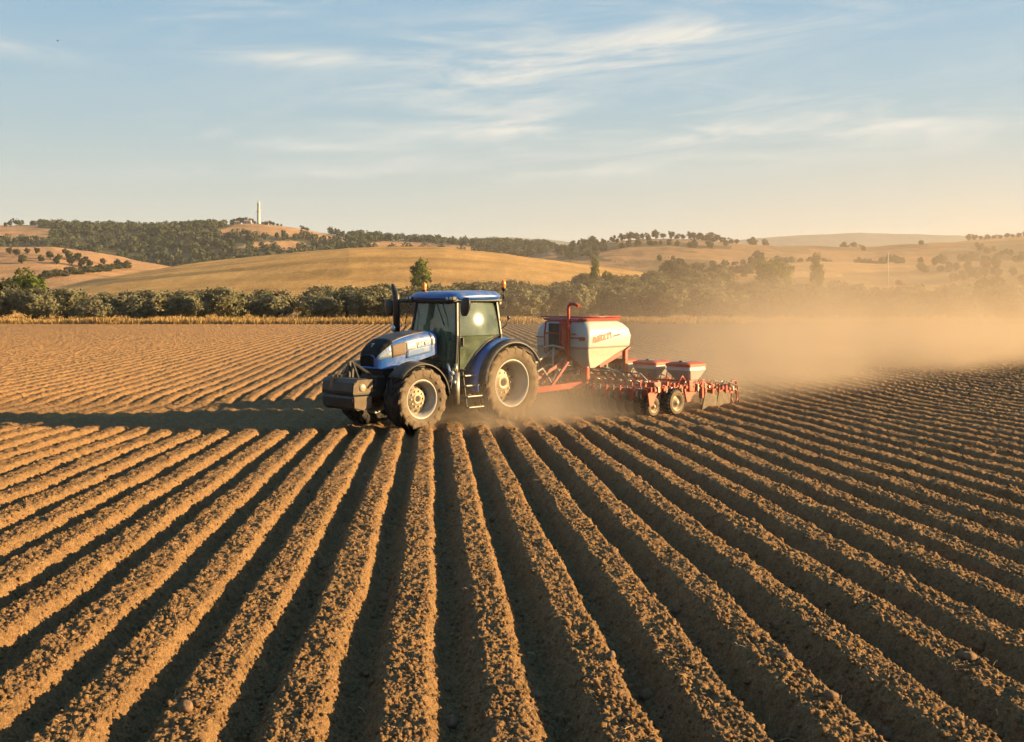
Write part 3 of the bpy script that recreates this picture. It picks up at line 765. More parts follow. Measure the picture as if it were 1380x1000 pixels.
# ------------------------------------------------------------------ clods, straw and stones on the soil
def build_clods():
    g = np.random.default_rng(21)
    bm = bmesh.new(); bmesh.ops.create_icosphere(bm, subdivisions=1, radius=1); bm.verts.index_update()
    tv = np.array([v.co[:] for v in bm.verts]); tf = np.array([[v.index for v in f.verts] for f in bm.faces]); bm.free()
    n = 46000
    y = 5.8 + 17.5 * g.uniform(0, 1, n) ** 1.7; x = g.uniform(-0.6, 0.6, n) * y
    h, d, k = furrow(x, y)
    keep = g.uniform(size=n) < (0.8 + 0.2 * h); x, y, h = x[keep], y[keep], h[keep]; n = len(x)
    s_ = 0.007 + 0.020 * g.uniform(size=n) ** 2.5 + np.where(g.uniform(size=n) < 0.06, 0.022, 0) * g.uniform(size=n)
    z = soil_z(x, y) + s_ * 0.25
    T = np.stack([tv * (1 + g.uniform(-.32, .32, (len(tv), 1))) for _ in range(9)])
    sc = g.uniform(.7, 1.3, (n, 3)); sc[:, 2] *= 0.8
    a = g.uniform(0, 6.28, n); ca, sa = np.cos(a)[:, None], np.sin(a)[:, None]
    q = T[g.integers(0, 9, n)] * sc[:, None, :] * s_[:, None, None]
    v = np.stack([q[:, :, 0] * ca - q[:, :, 1] * sa + x[:, None], q[:, :, 0] * sa + q[:, :, 1] * ca + y[:, None], q[:, :, 2] + z[:, None]], 2).reshape(-1, 3)
    f = (tf[None] + (np.arange(n) * len(tv))[:, None, None]).reshape(-1, 3)
    tag(link('clods', np_mesh('clods', v, f, [M['soil']], True)), 'crumbly brown soil clods strewn over the ridges', 'soil clods', kind='stuff')
    # straw
    n = 420
    y = 6 + 16 * g.uniform(size=n) ** 1.6; x = g.uniform(-0.58, 0.58, n) * y; z = soil_z(x, y) + 0.004
    a = g.uniform(0, 6.28, n); L = g.uniform(0.03, 0.14, n); V = []; Fq = []
    for i in range(n):
        dx, dy = math.cos(a[i]), math.sin(a[i]); wd = g.uniform(0.0012, 0.0035); up = g.uniform(0.0, 0.05)
        b = len(V)
        for j in range(4):
            t = j / 3; cz = z[i] + up * math.sin(t * math.pi * 0.8) + 0.004
            cx, cy = x[i] + dx * L[i] * t - dy * 0.02 * t * t, y[i] + dy * L[i] * t + dx * 0.02 * t * t
            V += [(cx - dy * wd, cy + dx * wd, cz), (cx + dy * wd, cy - dx * wd, cz + 0.002)]
        for j in range(3): Fq.append((b + 2 * j, b + 2 * j + 1, b + 2 * j + 3, b + 2 * j + 2))
    me = np_mesh('straw', V, Fq, [M['straw']], False, {'tone': ('FLOAT', 'FACE', g.uniform(0, 1, len(Fq)))})
    tag(link('straw', me), 'short dry straw bits scattered on the ridges', 'straw', kind='stuff')
build_clods()

def build_stone(px, py, size, label, seed, lift=0.35):
    y = CAMH * F / (py - HOR); x, _ = at(px, y)
    for _ in range(6):
        zz = float(soil_z(np.array([x]), np.array([y]))[0]); y = (CAMH - zz) * F / (py - HOR); x, _ = at(px, y)
    bm = bmesh.new(); bmesh.ops.create_icosphere(bm, subdivisions=3, radius=1)
    g = random.Random(seed); o3 = Vector((g.uniform(0, 50), g.uniform(0, 50), 0))
    sx, sy, sz = g.uniform(.85, 1.25), g.uniform(.8, 1.1), g.uniform(.7, .95)
    for v in bm.verts:
        k = 1 + 0.28 * mnoise.noise(v.co * 1.3 + o3) + 0.10 * mnoise.noise(v.co * 3.5 + o3)
        v.co = Vector((v.co.x * sx, v.co.y * sy, v.co.z * sz)) * k * size
    me = bpy.data.meshes.new('stone'); bm.to_mesh(me); bm.free(); me.materials.append(M['stone'])
    me.polygons.foreach_set('use_smooth', [True] * len(me.polygons))
    o = link('stone', me); o.location = (x, y, zz + size * lift)
    tag(o, label, 'stone', 'stones lying on the ploughed field')
STONES = [(619, 849, 0.034, 'small pinkish round stone low in the furrow beside the middle ridge'),
          (577, 904, 0.030, 'pale round stone on the right edge of the near middle ridge'),
          (722, 940, 0.050, 'brown oblong stone at the left foot of a near ridge by the bottom'),
          (607, 978, 0.065, 'large dark stone in the middle furrow at the bottom edge'),
          (1058, 887, 0.052, 'tan round stone on the ridge flank right of centre'),
          (1195, 819, 0.050, 'upright flat stone perched on a ridge crest toward the right'),
          (1305, 889, 0.062, 'biggest round stone on the ridge crest at the right'),
          (1010, 828, 0.046, 'brown stone in a shaded furrow below the centre right'),
          (953, 776, 0.042, 'brown stone half sunk in the furrow under the planter'),
          (869, 782, 0.044, 'stone on the shaded slope left of the half sunk one'),
          (1120, 941, 0.050, 'dull rounded stone near the bottom right furrow'),
          (823, 886, 0.045, 'brown stone at the dark flank left of the bottom centre right ridge'),
          (910, 825, 0.042, 'flat brown stone lying in deep furrow shade'),
          (431, 766, 0.044, 'rounded stone in the furrow left of the middle ridge'),
          (664, 702, 0.042, 'stone in the narrow furrow well beyond the pinkish one'),
          (250, 958, 0.060, 'dark chunky stone on the ridge by the bottom left'),
          (140, 828, 0.050, 'dull stone sunk in the left furrow'),
          (1196, 995, 0.062, 'large rounded stone at the bottom edge right of centre'),
          (1165, 706, 0.045, 'small pale stone among crumbs on a right ridge'),
          (872, 941, 0.055, 'dark lump of stone in the furrow at the lower right centre')]
for i, (px, py, sz, lab) in enumerate(STONES): build_stone(px, py, sz, lab, 40 + i)

# ------------------------------------------------------------------ far small things
def build_minaret():
    y = 1094.0; x, _ = at(348.5, y); z0 = tz(x, y) - 0.5
    o = empty('minaret', (x, y, z0)); tag(o, 'slim pale stone minaret with pointed top on the hilltop', 'minaret')
    k = y / F
    mb = MB(); mb.lathe([(2.7 * k, 0), (2.6 * k, 3 * k), (2.3 * k, 3.5 * k), (2.1 * k, 17 * k)], (0, 0, 0), 'Z', 16); mb.build('shaft', M['stonewhite'], o)
    mb = MB(); mb.lathe([(2.1 * k, 16.6 * k), (2.9 * k, 17.4 * k), (2.9 * k, 18.4 * k), (2.7 * k, 18.4 * k), (2.7 * k, 17.6 * k), (1.9 * k, 17.6 * k)], (0, 0, 0), 'Z', 16); mb.build('balcony', M['stonewhite'], o)
    mb = MB(); mb.lathe([(1.9 * k, 17.5 * k), (1.8 * k, 26.5 * k), (2.1 * k, 27.0 * k), (2.1 * k, 27.6 * k)], (0, 0, 0), 'Z', 16); mb.build('upper_shaft', M['stonewhite'], o)
    mb = MB(); mb.lathe([(2.1 * k, 27.6 * k), (1.2 * k, 29.5 * k), (0.25 * k, 33.0 * k), (0.05 * k, 35 * k)], (0, 0, 0), 'Z', 16); mb.build('spire', M['stonewhite'], o)
build_minaret()
def house(px, w_, d_, h_, label, roofed=True):
    y = 1090.0; x, _ = at(px, y); o = empty('house', (x, y, tz(x, y) - 0.3)); tag(o, label, 'house')
    mb = MB(); mb.box((0, 0, h_ / 2), (w_, d_, h_), bev=0.0); mb.build('wall', M['housewall'], o)
    mb = MB(); e = 0.3
    if roofed:
        mb.prism([(-w_ / 2 - e, -d_ / 2 - e, h_), (-w_ / 2 - e, 0, h_ + 1.3), (-w_ / 2 - e, d_ / 2 + e, h_)], (w_ + 2 * e, 0, 0))
    else: mb.box((0, 0, h_ + 0.15), (w_ + e, d_ + e, 0.3), bev=0.0)
    mb.build('roof', M['houseroof'] if roofed else M['housewall'], o)
    for i in range(2):
        mb = MB(); mb.box((-w_ / 4 + i * w_ / 2, -d_ / 2 - 0.02, h_ * .55), (0.9, 0.08, 1.1), bev=0.0); mb.build('window', M['window'], o)
house(319.5, 4.5, 5, 3.0, 'low pale house under the trees left of the minaret')
house(334, 7.0, 5, 3.2, 'wider pale house under the trees close left of the minaret')
house(354.5, 3.0, 3.5, 2.6, 'small white hut just right of the minaret', False)
house(359.5, 3.6, 4, 3.0, 'tan roofed house right of the white hut by the minaret')
def pole(px, y, h_, label, arm):
    x, _ = at(px, y); o = empty('utility_pole', (x, y, tz(x, y))); tag(o, label, 'utility pole')
    mb = MB(); mb.tube([(0, 0, -0.3), (0, 0, h_)], [0.20, 0.13], 8); mb.build('post', M['polewood'], o)
    mb = MB(); mb.box((0, 0, h_ - 0.5), (arm, 0.12, 0.14)); mb.build('crossarm', M['polewood'], o)
    for sx in (-1, 0, 1):
        mb = MB(); mb.lathe([(0.02, 0), (0.07, 0.02), (0.05, 0.1), (0.07, 0.14), (0.01, 0.2)], (sx * arm * .44, 0, h_ - 0.43 if sx else h_), 'Z', 8); mb.build('insulator', M['stonewhite'], o)
pole(935, 395, 5.6, 'short pale pole standing behind the olive grove right of the dark trees', 0.7)
pole(1197, 300, 9.6, 'tall thin utility pole standing in the dust on the right', 1.3)
def build_bird():
    y = 160; x, _ = at(78, y); z = CAMH + (HOR - 55) * y / F
    mb = MB(); mb.loft([[Vector((xx, math.cos(a) * r_, math.sin(a) * r_)) for a in [k * math.pi / 4 for k in range(8)]] for xx, r_ in ((-.2, .005), (-.1, .05), (.05, .06), (.14, .04), (.2, .005))], True, True)
    for s_ in (-1, 1):
        mb.prism([(-.06, s_ * .03, .02), (.07, s_ * .03, .02), (.03, s_ * .2, .10), (-.08, s_ * .33, .04), (-.05, s_ * .2, .08)], (0, 0, 0.012))
    mb.prism([(-.19, -.01, 0), (-.19, .01, 0), (-.3, .05, 0), (-.3, -.05, 0)], (0, 0, .01))
    o = mb.build('bird', M['bird']); o.location = (x, y, z); o.rotation_euler = (0.3, 0, 0.7)
    tag(o, 'tiny dark bird flying high in the sky', 'bird')
build_bird()

# ------------------------------------------------------------------ the tractor (x forward, y to its left, z up; origin under the rear axle)
TX, TY, TYAW = -0.81, 26.9, R(225)
def text_mesh(s_, size, ext=0.004):
    cu = bpy.data.curves.new('lettering', 'FONT'); cu.body = s_; cu.size = size; cu.extrude = ext; cu.offset = 0.018 * size / 0.2; cu.align_x = 'LEFT'
    o = bpy.data.objects.new('lettering', cu); COL.objects.link(o)
    bpy.context.view_layer.update()
    me = bpy.data.meshes.new_from_object(o.evaluated_get(bpy.context.evaluated_depsgraph_get()))
    bpy.data.objects.remove(o); return me
def lettering(s_, size, mat, origin, parent, name='lettering', slant=0.0, shear=0.0, tilt=0.0, widen=1.0):
    """text lying in the tractor's left side plane, reading towards the rear"""
    me = text_mesh(s_, size); me.materials.clear(); me.materials.append(mat)
    c_, s2 = math.cos(slant), math.sin(slant)
    for v in me.vertices:
        a, b, n = v.co.x * widen + v.co.y * shear, v.co.y, v.co.z
        a, b = a * c_ - b * s2, a * s2 + b * c_
        v.co = (origin[0] - a, origin[1] + n - b * math.sin(tilt), origin[2] + b * math.cos(tilt))
    return link(name, me, parent)

def wheel(parent, xc, side, Rt, rr, wd, outer, nl, deep, name='wheel'):
    """side +1 left; outer = |y| of the outer tyre face"""
    yc = side * (outer - wd / 2)
    e = empty(name, (0, 0, 0)); e.parent = parent
    c = (xc, yc, Rt)
    h = wd / 2
    mb = MB()
    if side < 0: SW = (0, 1)
    else: SW = (1, 0)
    side_p = [(rr - 0.02, h * 0.72), (rr + 0.015, h * 0.80), (rr + (Rt - rr) * 0.3, h * 0.97), (rr + (Rt - rr) * 0.6, h * 1.0), (rr + (Rt - rr) * 0.82, h * 0.96), (Rt - 0.055, h * 0.86)]
    tread_p = [(Rt - 0.055, h * 0.86), (Rt - 0.045, h * 0.5), (Rt - 0.04, 0), (Rt - 0.045, -h * 0.5), (Rt - 0.055, -h * 0.86)]
    mb.lathe(side_p, c, 'Y', 64, SW[0]); mb.lathe(tread_p, c, 'Y', 64, 0); mb.lathe([(r_, -q) for r_, q in side_p[::-1]], c, 'Y', 64, SW[1])
    for sgn in (-1, 1):
        for i in range(nl):
            a0 = 2 * math.pi * (i + (0.5 if sgn > 0 else 0)) / nl
            st = [(0.0, 0.0, Rt), (0.33, 0.16, Rt), (0.66, 0.36, Rt - 0.004), (0.93, 0.56, Rt - 0.014), (1.015, 0.62, Rt - 0.07), (1.02, 0.64, Rt - 0.13)]
            rings = []
            for (q, da, ro) in st:
                a = a0 + da * (13.0 / nl) * 1.25 * (1.0)        # bars sweep back towards the shoulder
                hw = 0.030 / Rt * (1.0 + 0.35 * q)
                bot = ro - 0.075
                ring = []
                for (aa, r2) in ((a - hw * 1.35, bot), (a - hw, ro), (a + hw, ro), (a + hw * 1.35, bot)):
                    ring.append(Vector((c[0] + math.cos(aa) * r2, c[1] + sgn * q * h, c[2] + math.sin(aa) * r2)))
                rings.append(ring)
            mb.loft(rings[:4], False, False, 0, False); mb.loft(rings[3:], False, False, 1 if sgn == side else 0, False)
            mb.add(rings[0], [[0, 1, 2, 3]], 0); mb.add(rings[-1], [[0, 1, 2, 3]], 1 if sgn == side else 0)
    mb.build('tyre', [M['tread'], M['sidewall']], e)
    rim = MB()
    f = side
    lip = h * 0.80
    rim.lathe([(rr + 0.02, lip - 0.03), (rr + 0.022, lip), (rr - 0.012, lip + 0.005), (rr - 0.03, lip - 0.035), (rr - 0.055, lip - 0.05), (rr - 0.06, lip - 0.15), (rr - 0.08, lip - 0.17), (rr - 0.085, lip - deep), (rr - 0.11, lip - deep - 0.02)], c, 'Y', 56, 0, True, f)
    rim.lathe([(rr + 0.02, -lip), (rr - 0.03, -lip), (rr - 0.08, -lip + 0.1), (rr - 0.09, lip - deep - 0.03)], c, 'Y', 56, 0, True, f)
    rim_o = rim.build('rim', M['rim'], e)
    hub = MB(); q = lip - deep
    rd = rr - 0.10
    hub.lathe([(rr - 0.08, q - 0.03), (rd, q - 0.012), (rd * 0.72, q + 0.02), (rd * 0.66, q + 0.055), (rd * 0.42, q + 0.06), (rd * 0.36, q + 0.09), (rd * 0.24, q + 0.10), (rd * 0.2, q + 0.075), (0.001, q + 0.075)], c, 'Y', 40, 0, True, f)
    for k in range(10):
        a = 2 * math.pi * k / 10
        p = Vector((c[0] + math.cos(a) * rd * 0.53, c[1] + f * (q + 0.058), c[2] + math.sin(a) * rd * 0.53))
        hub.cyl(p, p + Vector((0, f * 0.028, 0)), 0.022, 8, 0)
        a += math.pi / 10
        p = Vector((c[0] + math.cos(a) * rd * 0.80, c[1] + f * (q + 0.008), c[2] + math.sin(a) * rd * 0.80))
        hub.cyl(p - Vector((0, f * 0.02, 0)), p + Vector((0, f * 0.012, 0)), 0.036, 10, 1)
    hub.cyl(Vector(c) + Vector((0, f * (q + 0.06), 0)), Vector(c) + Vector((0, f * (q + 0.082), 0)), rd * 0.19, 16, 1)
    hub.build('hub', [M['hub'], M['hole']], e)
    return e

def arc_fender(mb, xc, zc, r0, r1, y0, y1, a0, a1, n=18, mi=0, th=0.03, lip=0.0):
    """curved mudguard: strip from y0 (radius r0) to y1 (radius r1) round an axle at (xc, zc)"""
    rings = []
    for i in range(n + 1):
        a = a0 + (a1 - a0) * i / n; c_, s_ = math.cos(a), math.sin(a)
        pt = lambda r_, y: Vector((xc + c_ * r_, y, zc + s_ * r_))
        ring = [pt(r0, y0), pt((r0 + r1) / 2 + abs(r0 - r1) * 0.25, (y0 + y1) / 2), pt(r1, y1), pt(r1 - th - lip, y1), pt(r1 - th, y1 - (y1 - y0) * 0.05), pt((r0 + r1) / 2 - th, (y0 + y1) / 2), pt(r0 - th, y0)]
        rings.append(ring)
    mb.loft(rings, True, True, mi, True)

def build_tractor():
    root = empty('tractor', (TX, TY, -0.02), TYAW)
    tag(root, 'big blue farm tractor with dusty wheels and front weight in the field', 'tractor')
    RW, RF, WB = 0.95, 0.745, 2.92
    # wheels
    for s_ in (1, -1):
        wheel(root, 0.0, s_, RW, 0.585, 0.66, 1.22, 19, 0.40)
        wheel(root, WB, s_, RF, 0.445, 0.60, 1.18, 16, 0.24)
    # chassis, engine, axles
    mb = MB()
    mb.box((2.35, 0, 1.22), (2.3, 0.62, 0.62), bev=0.06); mb.box((1.0, 0, 0.95), (1.9, 0.7, 0.55), bev=0.06)
    mb.box((0.0, 0, 0.98), (0.8, 0.72, 0.72), bev=0.08); mb.box((2.6, 0, 0.86), (1.6, 0.46, 0.36), bev=0.04)
    for k in range(7): mb.box((1.6 + k * 0.22, 0.33, 1.25 + 0.05 * (k % 3)), (0.12, 0.09, 0.32), bev=0.015)
    for k in range(5): mb.tube([(1.5 + k * .3, .34, 1.05), (1.7 + k * .3, .42, 1.0 + .1 * (k % 2)), (1.9 + k * .3, .36, 1.3)], 0.022, 6)
    mb.build('engine', M['engine'], root)
    mb = MB()
    mb.cyl((0, -0.73, RW), (0, 0.73, RW), 0.17, 18); mb.build('rear_axle', M['engine'], root)
    mb = MB(); mb.cyl((WB, -0.80, RF), (WB, 0.80, RF), 0.12, 16); mb.box((WB, 0, RF), (0.36, 0.7, 0.34), bev=0.05)
    for s_ in (-1, 1): mb.box((WB, s_ * 0.62, RF), (0.26, 0.2, 0.44), bev=0.05); mb.tube([(WB + .2, s_ * .1, RF - .02), (WB + .22, s_ * .55, RF)], 0.035, 8)
    mb.build('front_axle', M['engine'], root)
    mb = MB(); mb.box((0.95, -0.62, 0.95), (0.95, 0.5, 0.6), bev=0.08); mb.box((1.45, 0.52, 1.05), (0.5, 0.3, 0.5), bev=0.06); mb.build('fuel_tank', M['black'], root)

    # hood as a loft
    XS = [1.93, 2.2, 2.5, 2.8, 3.05, 3.25, 3.42, 3.53, 3.60, 3.635]
    ZT = [2.30, 2.295, 2.275, 2.235, 2.185, 2.115, 2.02, 1.93, 1.84, 1.76]
    ZB = [1.74, 1.67, 1.60, 1.54, 1.50, 1.475, 1.455, 1.45, 1.455, 1.47]
    WD = [0.50, 0.50, 0.495, 0.485, 0.47, 0.45, 0.42, 0.385, 0.34, 0.29]
    def hp(x, th, off=0.0):
        """point on the hood skin; th 0 = left lower edge, 180 = right lower edge"""
        zt, zb, wd = np.interp(x, XS, ZT), np.interp(x, XS, ZB), np.interp(x, XS, WD)
        a = R(th); n = 5.0
        cy, sz = math.cos(a), math.sin(a)
        y = (wd + off) * math.copysign(abs(cy) ** (2 / n), cy); z = zb + (zt - zb + off) * abs(sz) ** (2 / n)
        return Vector((x, y, z))
    def patch(t0, t1, x0, x1, off, nt=10, nx=10, t0b=None, t1b=None):
        """skin patch standing off the hood; angles may change along x"""
        t0b = t0 if t0b is None else t0b; t1b = t1 if t1b is None else t1b
        rings = []
        for i in range(nx + 1):
            f = i / nx; x = x0 + (x1 - x0) * f; a0, a1 = t0 + (t0b - t0) * f, t1 + (t1b - t1) * f
            rings.append([hp(x, a0 + (a1 - a0) * k / nt, off) for k in range(nt + 1)] + [hp(x, a1 - (a1 - a0) * k / nt, -0.004) for k in range(nt + 1)])
        mb = MB(); mb.loft(rings, True, True, 0, True); return mb
    mb = MB()
    xs = np.interp(np.linspace(0, 1, 34), np.linspace(0, 1, len(XS)), XS)
    rings = [[hp(x, t) for t in np.linspace(0, 180, 37)] for x in xs]
    mb.loft(rings, False, False, 0, True)
    last = rings[-1]; cen = Vector((3.645, 0, 1.6))
    mb.loft([last, [Vector((3.65, p.y * 0.8, 1.58 + (p.z - 1.58) * 0.85)) for p in last]], False, False, 0, True)
    inner = [Vector((3.65, p.y * 0.8, 1.58 + (p.z - 1.58) * 0.85)) for p in last]
    mb.add(inner, [list(range(len(inner)))], 0)
    mb.tube([hp(3.0, 0), hp(3.3, 0), hp(3.5, 0), hp(3.62, 0) + Vector((0.02, -.05, 0)), Vector((3.68, 0.12, 1.465)), Vector((3.68, -0.12, 1.465)), hp(3.62, 180) + Vector((0.02, .05, 0)), hp(3.5, 180), hp(3.3, 180), hp(3.0, 180)], 0.03, 8)
    hood = mb.build('hood', M['blue'], root)
    patch(66, 114, 2.15, 3.36, 0.007, t0b=46, t1b=134).build('hood_top_panel', M['hoodtop'], hood)
    # grille over the nose
    gm = patch(40, 140, 3.22, 3.632, 0.009, 24, 12, 26, 154)
    gm.prism([(3.655, 0.245, 1.49), (3.655, -0.245, 1.49), (3.655, -0.25, 1.70), (3.655, -0.14, 1.765), (3.655, 0.14, 1.765), (3.655, 0.25, 1.70)], (0.012, 0, 0))
    for k in range(9): gm.box((3.672, -0.2 + k * 0.05, 1.61), (0.012, 0.012, 0.24), bev=0.0)
    gm.build('grille', M['grille'], hood)
    em = MB()     # small pale leaf-shaped emblem on the brow of the grille
    bx = Vector(hp(3.50, 90, 0.014)); ty = Vector((0.55, 0, -0.83))
    def eb(a, b): return bx + Vector((0, 1, 0)) * a - ty * b
    em.prism([eb(-.05, .045), eb(-.015, .03), eb(0.0, -.055), eb(.014, -.05), eb(.012, .03), eb(.055, .05), eb(.05, .062), eb(-.045, .062)], (0.006, 0, 0.006)); em.build('emblem', M['white'], hood)
    for s_ in (1, -1):
        a = lambda t: t if s_ > 0 else 180 - t
        patch(a(5), a(38), 3.28, 3.60, 0.008, 8, 8, a(9), a(50)).build('headlight', M['lampclear'], hood)
        patch(a(4), a(30), 2.86, 3.265, 0.006, 8, 8, a(4), a(34)).build('reflection_panel', M['brownpanel'], hood)  # brown reflection painted on as a tan panel
        patch(a(7), a(27), 2.56, 2.86, 0.010, 6, 6, a(9), a(25)).build('badge', M['white'], hood)
        patch(a(0.5), a(7), 2.10, 2.88, 0.006, 6, 8, a(1), a(8)).build('side_sheen', M['bluepale'], hood)  # silver-blue swoosh of gloss painted as a pale patch
        patch(a(1), a(55), 2.085, 2.115, 0.006, 8, 2).build('panel_gap', M['black'], hood)
        patch(a(7), a(24), 1.97, 2.07, 0.008, 6, 4).build('side_emblem', M['white'], hood)
    lettering('UNIBVA', 0.145, M['white'], (2.54, 0.506, 1.93), hood, 'lettering', R(11), 0.15, 0.0, 0.70)

    # cab
    cab = empty('cab'); cab.parent = root
    FB, FT, RB = 1.60, 1.50, 0.12         # windscreen foot and head, rear wall (x)
    def post(p0, p1, w_=0.075, nm='pillar'):
        mb = MB(); mb.beam(p0, p1, w_, w_ * 0.9, 0, 0.012); mb.build(nm, M['black'], cab)
    ZF, ZM, ZR = 1.34, 2.16, 3.03
    for s_ in (1, -1):
        post((FB, s_ * .80, ZF), (FB, s_ * .86, ZM)); post((FB, s_ * .86, ZM), (FT, s_ * .74, ZR))
        post((RB, s_ * .86, 1.9), (RB, s_ * .86, ZM)); post((RB, s_ * .86, ZM), (RB + .05, s_ * .74, ZR))
    post((FB, -.80, ZF), (FB, .80, ZF), 0.09, 'sill'); post((FT, -.74, ZR), (FT, .74, ZR), 0.08, 'header'); post((RB + .05, -.74, ZR), (RB + .05, .74, ZR), 0.08, 'header')
    def pane(pts, nm, nrm):
        mb = MB(); mb.prism(pts, nrm); return mb.build(nm, M['screenglass' if nm == 'windscreen' else 'glass'], cab)
    pane([(FB, -.75, ZF + .03), (FB, .75, ZF + .03), (FB, .81, ZM), (FT, .70, ZR), (FT, -.70, ZR), (FB, -.81, ZM)], 'windscreen', (0.008, 0, 0))
    for s_ in (1, -1):
        d = empty('door'); d.parent = cab
        up = MB(); gr = []          # the big door glass bulges outward
        for i in range(13):
            b_ = i / 12; row = []
            for j in range(13):
                a_ = j / 12
                x = (FB - .05) * (1 - b_) + (FT - .05) * b_; x = x * (1 - a_) + (RB + .05 + .05 * b_) * a_
                y = .865 * (1 - b_) + .70 * b_ + .05 * (1 - (2 * a_ - 1) ** 2) * 1.0 + .022 * (1 - (2 * b_ - 1) ** 2)
                row.append(Vector((x, s_ * y, ZM + .01 + (ZR - .03 - ZM) * b_)))
            gr.append(row)
        up.loft(gr, False, False, 0, True); up.loft([[p - Vector((0, s_ * .006, 0)) for p in q] for q in gr[::-1]], False, False, 0, True)
        up.build('window_pane', M['glass' if s_ > 0 else 'clearglass'], d)
        lo = MB(); lo.prism([(FB - .05, s_ * .865, ZM), (FB - .05, s_ * .805, ZF), (1.22, s_ * .805, ZF), (0.98, s_ * .83, 1.72), (0.62, s_ * .85, 2.0), (0.25, s_ * .865, ZM)], (0, s_ * 0.006, 0)); lo.build('lower_pane', M['glass' if s_ > 0 else 'clearglass'], d)
        fr = MB(); fr.tube([(FB - .06, s_ * .88, ZF + .02), (FB - .06, s_ * .885, ZM), (FT - .06, s_ * .765, ZR - .03), (RB + .12, s_ * .765, ZR - .03)], 0.02, 8)
        fr.tube([(FB - .06, s_ * .83, ZF), (1.22, s_ * .83, ZF), (0.98, s_ * .85, 1.72), (0.62, s_ * .87, 2.0), (0.2, s_ * .88, ZM)], 0.02, 8)
        fr.build('door_frame', M['black'], d)
        hd = MB(); hd.box((FB - .16, s_ * .90, 2.02), (0.05, 0.05, 0.22)); hd.build('handle', M['black'], d)
    pane([(RB, -.80, 1.95), (RB, .80, 1.95), (RB, .82, ZM), (RB + .05, .70, ZR), (RB + .05, -.70, ZR), (RB, -.82, ZM)], 'rear_window', (-0.008, 0, 0))
    mb = MB(); mb.box((0.85, 0, 1.27), (1.5, 1.5, 0.12), bev=0.03); mb.box((0.22, 0, 1.65), (0.2, 1.45, 0.7), bev=0.04); mb.box((0.42, .62, 1.75), (0.6, .3, .5), bev=.05); mb.box((0.42, -.62, 1.75), (0.6, .3, .5), bev=.05)
    mb.box((0.85, 0, 2.985), (1.35, 1.4, 0.05), bev=0.02); mb.build('cab_floor', M['interior'], cab)
    mb = MB(); mb.box((0.72, 0, 1.68), (0.5, 0.5, 0.16), bev=0.05); mb.box((0.48, 0, 2.08), (0.15, 0.48, 0.72), Matrix.Rotation(-0.12, 3, 'Y').to_quaternion(), bev=0.05); mb.box((0.43, 0, 2.52), (0.1, 0.28, 0.2), bev=0.04)
    mb.box((0.72, 0, 1.48), (0.36, 0.36, 0.3), bev=0.05); mb.build('seat', M['seat'], cab)
    mb = MB(); mb.tube([(1.5, 0, 1.4), (1.28, 0, 2.0)], 0.06, 8)
    ring = [Vector((1.25, math.cos(t) * .2, 2.06)) + Vector((-math.sin(t) * .1, 0, math.sin(t) * .17)) for t in np.linspace(0, 2 * math.pi, 21)]
    mb.tube(ring, 0.016, 6); mb.tube([ring[0], ring[10]], 0.012, 6); mb.build('steering_wheel', M['black'], cab)
    mb = MB(); mb.box((1.5, 0, 1.75), (0.16, 0.5, 0.75), bev=0.06); mb.box((1.42, 0, 2.16), (0.12, 0.42, 0.14), bev=0.04); mb.build('dashboard', M['interior'], cab)
    mb = MB(); mb.tube([(1.52, 0.28, 2.3), (1.5, 0.36, 2.06), (1.5, 0.44, 1.86), (1.5, 0.4, 1.62), (1.5, .38, 1.45)], 0.03, 8); mb.build('grab_rail', M['hivis'], cab)
    mb = MB(); mb.box((0.95, 0.5, 2.02), (0.3, 0.1, 0.22), bev=0.03); mb.tube([(1.0, .5, 1.75), (.98, .5, 2.0)], 0.03); mb.build('control_box', M['black'], cab)
    mb = MB(); mb.tube([(1.62, 0.12, 3.0), (1.64, 0.34, 2.62), (1.64, 0.44, 2.42)], 0.014, 6); mb.build('wiper', M['black'], cab)
    # roof
    mb = MB(); rr = []
    for (z, gx, gy) in ((3.04, -.06, -.08), (3.06, 0.0, 0.0), (3.13, 0.02, 0.02), (3.20, -0.03, -.03), (3.25, -.14, -.14), (3.275, -.35, -.4), (3.28, -.6, -.7)):
        x0, x1, w_ = -0.02 - gx, 1.76 + gx, 0.93 + gy
        ring = []
        for t in np.linspace(0, 2 * math.pi, 48, endpoint=False):
            c_, s_ = math.cos(t), math.sin(t); n = 5.0
            bx_ = (x0 + x1) / 2 + (x1 - x0) / 2 * math.copysign(abs(c_) ** (2 / n), c_)
            zz = z + (0.045 * (bx_ - 0.9) * (z > 3.05) * -0.35) 
            ring.append(Vector((bx_, w_ * math.copysign(abs(s_) ** (2 / n), s_), zz)))
        rr.append(ring)
    mb.loft(rr, True, True, 0, True); roof = mb.build('roof', M['blue'], cab)
    mb = MB(); mb.box((0.87, 0, 3.035), (1.62, 1.72, 0.07), bev=0.02); mb.box((1.62, 0, 3.03), (0.2, 1.74, 0.10), bev=0.03); mb.build('roof_lining', M['black'], roof)
    for s_ in (1, -1):
        mb = MB(); mb.box((1.70, s_ * .76, 3.075), (0.16, 0.26, 0.11), bev=0.03); mb.build('lamp_housing', M['black'], roof)
        for q in (.70, .83):
            mb = MB(); mb.lathe([(0.001, .03), (0.03, .026), (0.045, .012), (0.05, -.02)], (1.775, s_ * q, 3.075), 'X', 16); mb.build('work_lamp', M['lampclear'], roof)
        mb = MB(); mb.box((0.04, s_ * .7, 2.98), (0.1, 0.18, 0.12), bev=0.02); mb.build('rear_work_lamp', M['lampyellow'], roof)
